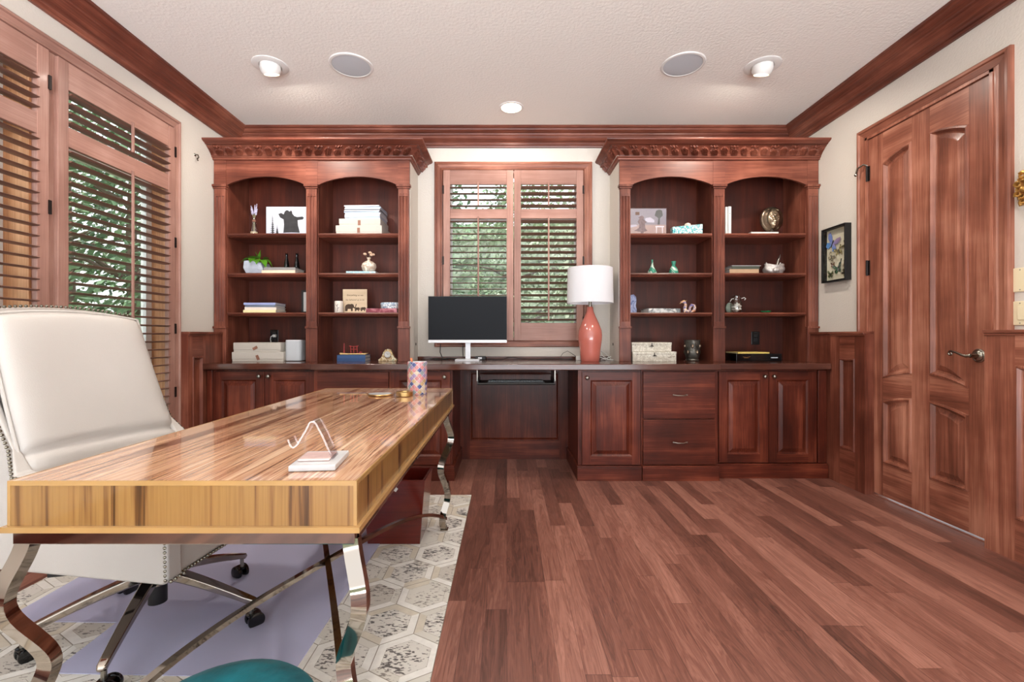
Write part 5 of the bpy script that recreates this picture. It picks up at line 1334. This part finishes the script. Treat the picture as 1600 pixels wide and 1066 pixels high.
# ------------------------------------------------------------------ worktop in the middle bay
Y = 3.84
r = thing('computer_monitor', 'wide dark screen computer monitor on a silver stand', 'monitor', (PX(731, Y), Y, ZCT))
w = 122 * Y / 720; z0, z1 = PZ(535.5, Y - .03) - ZCT, PZ(463, Y - .03) - ZCT
m = MB(); m.box(-w / 2, w / 2, -.030, -.010, z0, z1); m.box(-.15, .15, -.010, .012, z0 + .05, z1 - .08); build(m, 'housing', 'black', r, bevel=0.002)
m = MB(); m.box(-w / 2 + .004, w / 2 - .004, -.0312, -.0298, z0 + .026, z1 - .005); build(m, 'screen', 'screen', r)
m = MB(); m.box(-w / 2, w / 2, -.034, -.012, z0 - .002, z0 + .022); build(m, 'chin', 'silver', r, bevel=0.002)
m = MB(); m.box(-.021, .021, .012, .026, .012, z0 + .16); m.box(-.008, .008, .0115, .012, .07, .15); build(m, 'neck', 'silver', r, bevel=0.002)
m = MB(); m.box(-.1, .1, -.07, .10, 0, .012); build(m, 'foot', 'silver', r, bevel=0.002)
r = thing('table_lamp', 'coral ceramic table lamp with white drum shade', 'lamp', (PX(922, 3.73), 3.73, ZCT))
m = MB(); m.lathe([(0.072, 0), (0.076, 0.006), (0.082, 0.08), (0.094, 0.17), (0.0965, 0.21), (0.092, 0.25), (0.070, 0.31), (0.046, 0.36), (0.030, 0.40), (0.024, 0.44), (0, 0.44)], n=48); build(m, 'base', 'coral', r, smooth=True)
m = MB(); m.lathe([(0.013, 0.44), (0.013, 0.49), (0.018, 0.492), (0.018, 0.52), (0.004, 0.53), (0.004, 0.76)], n=20); build(m, 'stem', 'pewter', r, smooth=True)
zb, zt_ = PZ(474, 3.73) - ZCT, PZ(419.5, 3.73) - ZCT
m = MB(); m.lathe([(0.183, zb), (0.1855, zb), (0.180, zt_), (0.1775, zt_), (0.183, zb)], n=64, closed=False); build(m, 'lamp_shade', 'shade', r, smooth=True)
m = MB()
for k in range(3): a = k * 2.094; m.tube([(0, 0, zt_ - .02), (0.178 * cos(a), 0.178 * sin(a), zt_ - .015)], .0018, 5)
build(m, 'spider', 'pewter', r)
m = MB(); m.tube([(PX(672, 3.95) + 0, 3.93, .872), (-.60, 3.96, .875), (-.56, 3.94, .870), (-.52, 3.97, .877), (-.40, 3.975, .870), (-.28, 3.96, .869)], .004, 6)
m.tube([(-.57, 3.96, 1.0), (-.575, 3.965, .93), (-.55, 3.96, .872), (-.50, 3.92, .870), (-.55, 3.88, .870), (-.62, 3.90, .870), (-.60, 3.95, .870)], .004, 6)
m.tube([(-.375, 3.93, 1.0), (-.378, 3.95, .93), (-.372, 3.95, .871), (-.33, 3.965, .870)], .0035, 6)
tag(build(m, 'monitor_cables', 'cordb', smooth=True), 'black cables hanging and coiled behind the monitor at left', 'cable')
r = thing('power_adapter', 'black power brick with a silver label right of the monitor foot', 'adapter', (PX(751, 3.90), 3.93, ZCT), -0.08)
m = MB(); m.box(-.045, .045, -.025, .025, 0, .032); build(m, 'body', 'black', r, bevel=0.006, bseg=3)
m = MB(); m.box(-.02, .012, -.0258, -.025, .008, .024); build(m, 'label', 'silver', r)
m = MB(); P = [(.046, 0, .012), (.09, .01, .006), (.13, -.03, .004), (.18, -.02, .004), (.21, .03, .012), (.26, .055, .024), (.31, .05, .012), (.40, .045, .004), (.52, .05, .004), (.62, .055, .010), (.70, .04, .006), (.78, .03, .010)]
m.tube(P, .0032, 6); m.tube([(-.046, 0, .012), (-.09, .03, .012), (-.14, .035, .02)], .0032, 6); build(m, 'cable', 'cordb', r, smooth=True)
r = thing('phone_charger', 'small white charger block left of the coral lamp foot', 'charger', (PX(903.5, 3.88), 3.88, ZCT))
m = MB(); m.box(-.018, .018, -.018, .018, 0, .036); build(m, 'body', 'cordw', r, bevel=0.005, bseg=3)
m = MB(); m.tube([(0, 0.015, .02), (-.04, .06, .05), (-.08, .08, .075), (-.12, .08, .055), (-.15, .07, .012), (-.10, .05, .0035)], .0022, 6); build(m, 'cable', 'cordb', r, smooth=True)
m = MB(); m.tube([(.80, 3.92, .869), (.82, 3.88, .872), (.88, 3.90, .895), (.84, 3.94, .876), (.79, 3.90, .888), (.83, 3.86, .870), (.89, 3.86, .869), (.86, 3.93, .872), (.81, 3.91, .90), (.80, 3.97, .95), (.86, 3.98, .91), (.892, 3.97, .872)], .0035, 8)
tag(build(m, 'charging_cable', 'cordw', smooth=True), 'tangle of white charging cable to the right of the coral lamp', 'cable')
r = thing('return_socket', 'small dark round jack low on the cream side of the right bookcase', 'outlet', (BRX - .0005, PX(0, 1) * 0 + 3.90, 1.0))
m = MB(); m.lathe([(0.012, 0), (0.011, 0.003), (0, 0.003)], n=16, T=Matrix.Rotation(-pi / 2, 4, 'Y')); build(m, 'jack', 'iron', r)
r = thing('return_socket', 'small dark round jack low on the side of the left bookcase', 'outlet', (BLX + .0005, 3.93, 1.0))
m = MB(); m.lathe([(0.012, 0), (0.011, 0.003), (0, 0.003)], n=16, T=Matrix.Rotation(pi / 2, 4, 'Y')); build(m, 'jack', 'iron', r)

# ------------------------------------------------------------------ things on the desk
DTZ = DT + 0.0006
r = thing('phone_stand', 'clear acrylic phone stand on a white marble slab', 'stand', (-0.452, 1.118, DTZ), radians(6))
m = MB(); m.box(-.052, .052, -.068, .068, 0, .014); build(m, 'marble_slab', 'marble', r, bevel=0.003, bseg=3)
m = MB(); m.prism([(-.042, .0145), (.030, .0145), (.030, .020), (-.042, .020)], 'y', -.035, .035); build(m, 'foot_plate', plain('rose_quartz', (216, 190, 184), 0.15, noise=0.12, nscale=30), r, bevel=0.002)
m = MB(); pa = [(.034, 0, .0155), (.012, 0, .068), (-.004, 0, .100), (-.010, 0, .106), (-.018, 0, .104), (-.030, 0, .080), (-.048, 0, .050), (-.056, 0, .044), (-.063, 0, .050), (-.068, 0, .064)]
m.bar(pa, 0.045, 0.0042, side=(0, 1, 0)); build(m, 'bent_holder', 'acrylic', r, smooth=True, angle=50)
r = thing('pencil_cup', 'cylindrical pencil cup in multicoloured diamond mosaic', 'cup', (PX(652, 2.46), 2.46, DTZ))
Rn, Hn = 0.0515, 0.172
m = MB(); m.lathe([(Rn - .003, 0), (Rn - .003, Hn), (Rn - .006, Hn), (Rn - .006, .006), (0, .006)], n=40, closed=False); m.lathe([(0, 0.0005), (Rn - .003, 0.0005)], n=40, closed=False); build(m, 'cup_body', 'whitem', r, smooth=True)
tc_ = [plain('tile_%s' % nme, c, 0.2) for nme, c in (('rose', (196, 132, 132)), ('cream', (206, 190, 170)), ('blue', (74, 84, 134)), ('sand', (184, 156, 116)), ('lilac', (150, 132, 168)), ('grey', (136, 146, 150)), ('pink', (208, 156, 164)))]
m = MB(); rr = random.Random(9); NC, NR = 11, 6
for j in range(-1, 2 * NR):
    for i in range(NC):
        a0 = 2 * pi * (i + 0.5 * (j % 2)) / NC; z0_ = Hn * (j + 1) / (2 * NR); da = pi / NC * 0.90; dz = Hn / (2 * NR) * 0.90
        P = []
        for aa, zz in ((0, -dz), (da, 0), (0, dz), (-da, 0)):
            z_ = min(max(z0_ + zz, 0.001), Hn - .001); P.append((Rn * cos(a0 + aa), Rn * sin(a0 + aa), z_))
        if P[2][2] - P[0][2] > 0.004:
            c_ = Vector((Rn * 1.02 * cos(a0), Rn * 1.02 * sin(a0), min(max(z0_, .001), Hn - .001))); mi = rr.randrange(7)
            for k in range(4): m.quad([P[k], P[(k + 1) % 4], c_], mi)
build(m, 'mosaic_tiles', tc_, r, merge=False)
p = thing('pencil', 'orange pencil end sticking out of the mosaic cup', 'pencil', (PX(652, 2.46), 2.46, DTZ + 0.0065))
m = MB(); m.tube([(.01, 0, .0), (-.028, -.01, .172)], .0042, 6); build(m, 'shaft', plain('orange_paint', (214, 110, 60), 0.4), p)
m = MB(); m.tube([(-.028, -.01, .172), (-.0305, -.0107, .185)], .0062, 10); build(m, 'eraser', plain('orange_eraser', (226, 128, 84), 0.6), p, smooth=True)
r = thing('coaster', 'white agate coaster with gilded rim left of the pencil cup', 'coaster', (PX(594.5, 2.40), 2.40, DTZ))
m = MB(); P = [(0.062 * (1 + .05 * sin(3 * a) + .03 * sin(7 * a)) * cos(a), 0.052 * (1 + .05 * sin(3 * a) + .03 * sin(7 * a)) * sin(a)) for a in [2 * pi * i / 40 for i in range(40)]]
m.prism(P, 'z', .001, .009); build(m, 'stone', 'marble', r, bevel=0.001)
m = MB(); m.tube([(x_ * 1.01, y_ * 1.01, .005) for x_, y_ in P + P[:2]], .0045, 6); build(m, 'gilt_rim', 'gold', r, smooth=True)
r = thing('brass_tape_holder', 'short brass cylinder dish between coaster and pencil cup', 'dish', (PX(632, 2.37), 2.37, DTZ))
m = MB(); m.lathe([(0.040, 0), (0.043, 0.003), (0.043, 0.022), (0.040, 0.024), (0.024, 0.024), (0.022, 0.012), (0, 0.012)], n=40); build(m, 'ring_body', 'gold', r, smooth=True)
r = thing('glass_weight', 'low clear faceted glass block touching the brass dish', 'paperweight', (PX(618, 2.32), 2.325, DTZ))
m = MB(); m.lathe([(0.022, 0), (0.026, 0.004), (0.026, 0.016), (0.020, 0.021), (0, 0.021)], n=8); build(m, 'block', 'acrylic', r)

# ------------------------------------------------------------------ on the side walls
r = thing('butterfly_shadow_box', 'black shadow box of mounted butterflies beside the door', 'frame', (XR, 3.457, 1.478))
FW, FH, FD = 0.255, 0.412, 0.045
def FRb(u, v, w): return (-w, u, v)
m = MB()
for b_ in ((-FW / 2, -FW / 2 + .012, 0, FH), (FW / 2 - .012, FW / 2, 0, FH), (-FW / 2 + .012, FW / 2 - .012, 0, .012), (-FW / 2 + .012, FW / 2 - .012, FH - .012, FH)): m.box(b_[0], b_[1], b_[2], b_[3], 0, FD, T=FRb)
build(m, 'frame_border', 'black', r, bevel=0.001)
m = MB(); m.box(-FW / 2 + .01, FW / 2 - .01, .01, FH - .01, .002, .008, T=FRb); build(m, 'backing', plain('ivory_backing', (222, 210, 190), 0.8), r)
m = MB(); m.box(-FW / 2 + .012, FW / 2 - .012, .012, FH - .012, FD - .006, FD - .004, T=FRb); build(m, 'glazing', 'pane', r)
wing = lambda s: [[(0, 0), (.35, .62), (.85, .98), (1.0, .70), (.80, .22), (.40, 0)], [(0, 0), (.45, -.05), (.78, -.20), (.72, -.62), (.40, -.78), (.10, -.35)]]
def butterfly(cu, cv, s, rot, mat, bw=1):
    m = MB()
    for sx in (-1, 1):
        for W in wing(s):
            P = []
            for a, b_ in W:
                x_, y_ = a * s * sx, b_ * s; P.append((cu + x_ * cos(rot) - y_ * sin(rot), cv + x_ * sin(rot) + y_ * cos(rot)))
            A = [m.bm.verts.new(FRb(p[0], p[1], .014 + .004 * abs(q[0]))) for p, q in zip(P, W)]; B = [m.bm.verts.new(FRb(p[0], p[1], .0152 + .004 * abs(q[0]))) for p, q in zip(P, W)]
            m.bm.faces.new(A); m.bm.faces.new(B)
            for i in range(len(A)): m.bm.faces.new((A[i], A[(i + 1) % len(A)], B[(i + 1) % len(A)], B[i]))
    o = build(m, 'butterfly', mat, r, merge=False)
    m = MB(); m.tube([FRb(cu - sin(rot) * s * k, cv + cos(rot) * s * k, .0155) for k in (-.5, -.2, .2, .35)], [.001, .0035, .004, .002], 6); m.tube([FRb(cu, cv, .008), FRb(cu, cv, .013)], .001, 5); build(m, 'insect_body', 'ink', o)
butterfly(.045, .295, .072, radians(28), swirl('blue_morpho', [(96, 150, 214), (130, 140, 204), (170, 140, 180), (90, 84, 100)], 7, .5, .3))
butterfly(-.02, .225, .042, radians(-20), swirl('yellow_black_wing', [(220, 200, 140), (60, 50, 36), (226, 206, 150)], 40, .3, .6))
butterfly(-.045, .15, .046, radians(10), swirl('white_wing', [(238, 230, 214), (226, 214, 190)], 20, .3, .6))
butterfly(.055, .19, .036, radians(35), swirl('cream_black_wing', [(226, 210, 180), (50, 40, 34), (220, 200, 170)], 45, .3, .6))
butterfly(-.01, .095, .042, radians(-15), swirl('green_black_wing', [(30, 120, 70), (24, 30, 26), (60, 140, 90)], 30, .3, .4))
butterfly(.065, .06, .032, radians(5), swirl('dark_wing', [(44, 36, 34), (100, 110, 70), (36, 32, 30)], 40, .3, .6))
butterfly(-.075, .055, .026, radians(40), swirl('dark_wing_b', [(44, 36, 34), (150, 130, 90), (36, 32, 30)], 40, .3, .6))
butterfly(.04, .13, .022, radians(0), swirl('rust_wing', [(150, 84, 50), (60, 40, 30), (170, 100, 60)], 40, .3, .6))
butterfly(-.085, .26, .028, radians(-60), swirl('olive_wing', [(110, 104, 70), (60, 54, 40), (150, 140, 96)], 40, .3, .6))

def switch(label, y, z, kind):
    r = thing('light_switch', label, 'switch', (XR, y, z), 0, 'ivory switch plates right of the door')
    m = MB(); m.box(-.058, .058, -.0585, .0585, 0, .006, T=FRb); build(m, 'cover_plate', 'ivory', r, bevel=0.003)
    m = MB(); m.box(-.034, .034, -.033, .033, .006, .010, T=FRb) if kind else m.box(-.05, -.016, -.034, .034, .006, .010, T=FRb)
    build(m, 'rocker', 'ivory', r, bevel=0.002)
    m = MB()
    for v in (-.048, .048): m.lathe([(.003, 0), (.002, .0015), (0, .0015)], n=10, T=Matrix.Translation((-.006, 0.025, v)) @ Matrix.Rotation(-pi / 2, 4, 'Y'))
    build(m, 'screw', 'pewter', r)
switch('ivory light switch plate, upper of the two at the right edge', 2.206, 1.342, 0); switch('ivory light switch plate, lower of the two just above the wainscot', 2.206, 1.18, 1)

r = thing('gilded_carving', 'gilded carved head ornament hanging at the right edge of view', 'ornament', (XR, 2.13, 1.66))
m = MB(); rr = random.Random(21)
def blob(u, v, w, s, sc=(1, 1, 1)): m.sph(FRb(u, v, w), s, sc, n=12)
m.sph(FRb(0, .12, .035), .072, (.55, .85, 1.1), n=24)
m.sph(FRb(0, .12, .075), .016, (1.0, .8, 1.5), n=10); m.sph(FRb(0, .085, .068), .018, (.8, 1.3, .6), n=10); m.sph(FRb(0, .06, .055), .022, (.9, 1, .8), n=10)
for s in (-1, 1): blob(s * .028, .14, .066, .014, (.8, 1.3, .8)); blob(s * .036, .10, .055, .020)
build(m, 'face', 'giltw', r, smooth=True)
m = MB()
for k in range(22):
    a = radians(-60 + 300 * k / 21); rad = .072 + .012 * (k % 2)
    c_ = (rad * cos(a), .115 + rad * 1.1 * sin(a)); P = []
    for j in range(9):
        b_ = j * .8; P.append(FRb(c_[0] + (.020 - .0018 * j) * cos(a + b_), c_[1] + (.020 - .0018 * j) * sin(a + b_), .028 + .002 * j))
    m.tube(P, [.010 - .0008 * j for j in range(9)], 8)
build(m, 'curls', 'giltw', r, smooth=True, merge=False)
m = MB(); m.tube([FRb(.018 * cos(a), .222 + .018 * sin(a), .02) for a in [2 * pi * i / 20 for i in range(21)]], .008, 8); build(m, 'hanging_loop', 'giltw', r, smooth=True)
m = MB(); m.lathe([(.006, 0), (.006, .02), (.012, .022), (0, .026)], n=12, T=Matrix.Translation((0, 0, .238)) @ Matrix.Rotation(-pi / 2, 4, 'Y')); build(m, 'nail', 'iron', r)

r = thing('wall_hook', 'tiny dark metal hook high on the left wall by the window', 'hook', (XL, 3.46, 2.40))
m = MB(); m.tube([(0, 0, .035), (.02, 0, .03), (.028, 0, .012), (.014, .004, .0), (.022, .0, -.012)], .005, 8); m.lathe([(.012, 0), (.010, .004), (0, .005)], n=12, T=Matrix.Translation((0, 0, .03)) @ Matrix.Rotation(pi / 2, 4, 'Y')); build(m, 'hook_body', 'nickel', r, smooth=True)
# ------------------------------------------------------------------ ceiling fittings
def lamp_light(name, loc, power, r=0.055, target=None, parent=None, spot=False):
    ld = bpy.data.lights.new(name, 'SPOT' if spot else 'AREA')
    ld.energy = power; ld.color = (1.0, 0.91, 0.80)
    if spot: ld.spot_size = radians(130); ld.spot_blend = 0.8; ld.shadow_soft_size = r
    else: ld.shape = 'DISK'; ld.size = r * 2
    o = bpy.data.objects.new(name, ld); COL.objects.link(o); o.location = loc
    d_ = (Vector(target) - Vector(loc)) if target else Vector((0, 0, -1))
    o.rotation_euler = d_.to_track_quat('-Z', 'Y').to_euler()
    return o
def eyeball(x, y, label, aim):
    r = thing('recessed_light', label, 'light', (x, y, ZC), 0, 'recessed ceiling lights')
    m = MB(); m.lathe([(0.068, -0.004), (0.070, -0.008), (0.100, -0.008), (0.112, -0.003), (0.113, 0.0), (0.068, 0.0), (0.068, -0.004)], n=48, closed=False); build(m, 'trim_ring', 'white', r, smooth=True)
    ax = Vector(aim).normalized(); T = Matrix.Translation((0, 0, -0.012)) @ ax.to_track_quat('Z', 'Y').to_matrix().to_4x4()
    m = MB(); m.lathe([(0.060, -0.03), (0.066, 0.0), (0.062, 0.025), (0.050, 0.045), (0.047, 0.045), (0.045, 0.03)], n=32, T=T, closed=False); build(m, 'eyeball', 'white', r, smooth=True)
    m = MB(); m.lathe([(0.0, 0.040), (0.030, 0.038), (0.045, 0.030)], n=32, T=T, closed=False); build(m, 'bulb', 'bulb', r, smooth=True)
    p = Vector((x, y, ZC - 0.012)) + ax * 0.062
    lamp_light('eyeball_lamp', p, 12, 0.04, p + ax)
eyeball(-1.56, 3.04, 'white eyeball ceiling light above the left bookcase', (0.05, 0.30, -0.9))
eyeball(1.69, 3.045, 'white eyeball ceiling light above the right bookcase', (-0.05, 0.30, -0.9))
r = thing('recessed_light', 'small round ceiling light above the window, centred between the speakers', 'light', (0.035, 3.60, ZC), 0, 'recessed ceiling lights')
m = MB(); m.lathe([(0.078, -0.003), (0.080, -0.006), (0.094, -0.004), (0.097, 0.0), (0.078, 0.0)], n=48, closed=False); build(m, 'trim_ring', 'white', r, smooth=True)
m = MB(); m.lathe([(0.0, -0.002), (0.079, -0.002)], n=40, closed=False); build(m, 'bulb', 'bulb', r)
lamp_light('downlight_lamp', (0.035, 3.60, ZC - 0.02), 5, 0.06)
for x, y, lb in ((-1.5, 1.5, 'added ceiling downlight out of view on the left near the camera'), (1.6, 1.5, 'added ceiling downlight out of view on the right near the camera'), (0.05, 0.6, 'added ceiling downlight out of view just above the camera')):  # unseen downlights added to brighten the room
    r = thing('recessed_light', lb, 'light', (x, y, ZC), 0, 'recessed ceiling lights')
    m = MB(); m.lathe([(0.078, -0.003), (0.080, -0.006), (0.094, -0.004), (0.097, 0.0), (0.078, 0.0)], n=48, closed=False); build(m, 'trim_ring', 'white', r, smooth=True)
    m = MB(); m.lathe([(0.0, -0.002), (0.079, -0.002)], n=40, closed=False); build(m, 'bulb', 'bulb', r)
    lamp_light('downlight_lamp', (x, y, ZC - 0.02), 12, 0.06)  # lamp of an added unseen downlight
for x, y, lb in ((-1.026, 3.04, 'round white ceiling speaker beside the left eyeball light'), (1.157, 3.03, 'round white ceiling speaker beside the right eyeball light')):
    r = thing('ceiling_speaker', lb, 'speaker', (x, y, ZC), 0, 'round ceiling speakers')
    m = MB(); m.lathe([(0.122, -0.005), (0.126, -0.008), (0.138, -0.006), (0.142, 0.0), (0.122, 0.0)], n=56, closed=False); build(m, 'trim_ring', 'white', r, smooth=True)
    m = MB(); m.lathe([(0.0, -0.005), (0.10, -0.005), (0.1225, -0.003)], n=56, closed=False); build(m, 'grille', 'grille', r, smooth=True)

# ------------------------------------------------------------------ outdoors
gm = plain('lawn', (110, 118, 84), 0.9, noise=0.4, nscale=3)
m = MB(); m.box(-40, XL - 0.2, -20, 40, -0.45, -0.35); m.box(XL - 0.2, 40, YB + 0.2, 40, -0.45, -0.35)
tag(build(m, 'lawn', gm), 'grass outside the windows', 'lawn', kind='structure')
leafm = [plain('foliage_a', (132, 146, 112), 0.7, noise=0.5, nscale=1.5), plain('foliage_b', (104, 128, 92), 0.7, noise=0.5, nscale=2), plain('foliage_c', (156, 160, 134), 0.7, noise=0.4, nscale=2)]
barkm = plain('bark', (96, 80, 66), 0.9, noise=0.3, nscale=6)
def tree(x, y, h, rx, n, k, label, low=0.2):
    rr = random.Random(int(x * 100 + y * 7))
    r = thing('tree', label, 'tree', (x, y, -0.35), 0, 'trees outside the windows')
    m = MB(); m.tube([(0, 0, 0), (0.05, 0.03, h * 0.3), (-0.04, 0.06, h * 0.6), (0.03, 0, h * 0.9)], [0.11, 0.09, 0.06, 0.02], 8)
    for i in range(7):
        a = rr.uniform(0, 6.28); z = h * rr.uniform(0.3, 0.8); m.tube([(0, 0, z), (cos(a) * rx * 0.4, sin(a) * rx * 0.4, z + 0.25), (cos(a) * rx * 0.8, sin(a) * rx * 0.8, z + 0.3)], [0.04, 0.025, 0.008], 6)
    build(m, 'trunk', barkm, r, smooth=True)
    m = MB()
    cl = [(rr.uniform(-1, 1), rr.uniform(-1, 1), rr.uniform(0, 1)) for _ in range(60)]
    for i in range(n):
        c = cl[rr.randrange(60)]
        p = Vector((c[0] * rx * 0.75 + rr.gauss(0, 0.22), c[1] * rx * 0.75 + rr.gauss(0, 0.22), h * (low + (1 - low) * c[2]) + rr.gauss(0, 0.2)))
        if p.z < 0.02: continue
        a = Vector((rr.uniform(-1, 1), rr.uniform(-1, 1), rr.uniform(-1, 1))).normalized(); b = a.orthogonal().normalized(); c2 = a.cross(b)
        s = rr.uniform(0.03, 0.08)
        m.quad([p - b * s, p + c2 * s * 0.5, p + b * s, p - c2 * s * 0.5])
    build(m, 'foliage', leafm[k], r, merge=False)
tree(-1.6, 7.4, 4.2, 1.2, 6000, 1, 'bushy green tree outside, seen through the left shutter leaf of the middle window', 0.0)
tree(1.9, 7.6, 3.8, 1.2, 6000, 2, 'pale leafy tree outside, seen through the right shutter leaf behind the lamp', 0.0)
tree(0.2, 10.8, 4.8, 1.6, 7500, 0, 'taller tree outside, farther off behind the middle window', 0.0)
tree(-4.9, 6.0, 4.5, 1.1, 6000, 1, 'green tree outside the tall window next to the left bookcase', 0.0)
tree(-8.2, 8.6, 5.5, 1.7, 6500, 0, 'farther tree outside, left of the tall windows', 0.0)
tree(-6.2, 2.6, 4.2, 1.2, 5000, 2, 'pale tree outside the tall window nearest the camera', 0.0)

def hedge(label, x0, x1, y0, y1, h, seed):
    rr = random.Random(seed); r = thing('hedge', label, 'hedge', ((x0 + x1) / 2, (y0 + y1) / 2, -0.35), 0, 'tall clipped hedges outdoors')
    cx, cy = (x0 + x1) / 2, (y0 + y1) / 2
    m = MB(); m.box(x0 - cx, x1 - cx, y0 - cy, y1 - cy, 0, h)
    bmesh.ops.subdivide_edges(m.bm, edges=m.bm.edges, cuts=24, use_grid_fill=True)
    for v in m.bm.verts: v.co += Vector((rr.gauss(0, .12), rr.gauss(0, .12), rr.gauss(0, .10) if v.co.z > .2 else 0))
    build(m, 'growth', hedgem, r)
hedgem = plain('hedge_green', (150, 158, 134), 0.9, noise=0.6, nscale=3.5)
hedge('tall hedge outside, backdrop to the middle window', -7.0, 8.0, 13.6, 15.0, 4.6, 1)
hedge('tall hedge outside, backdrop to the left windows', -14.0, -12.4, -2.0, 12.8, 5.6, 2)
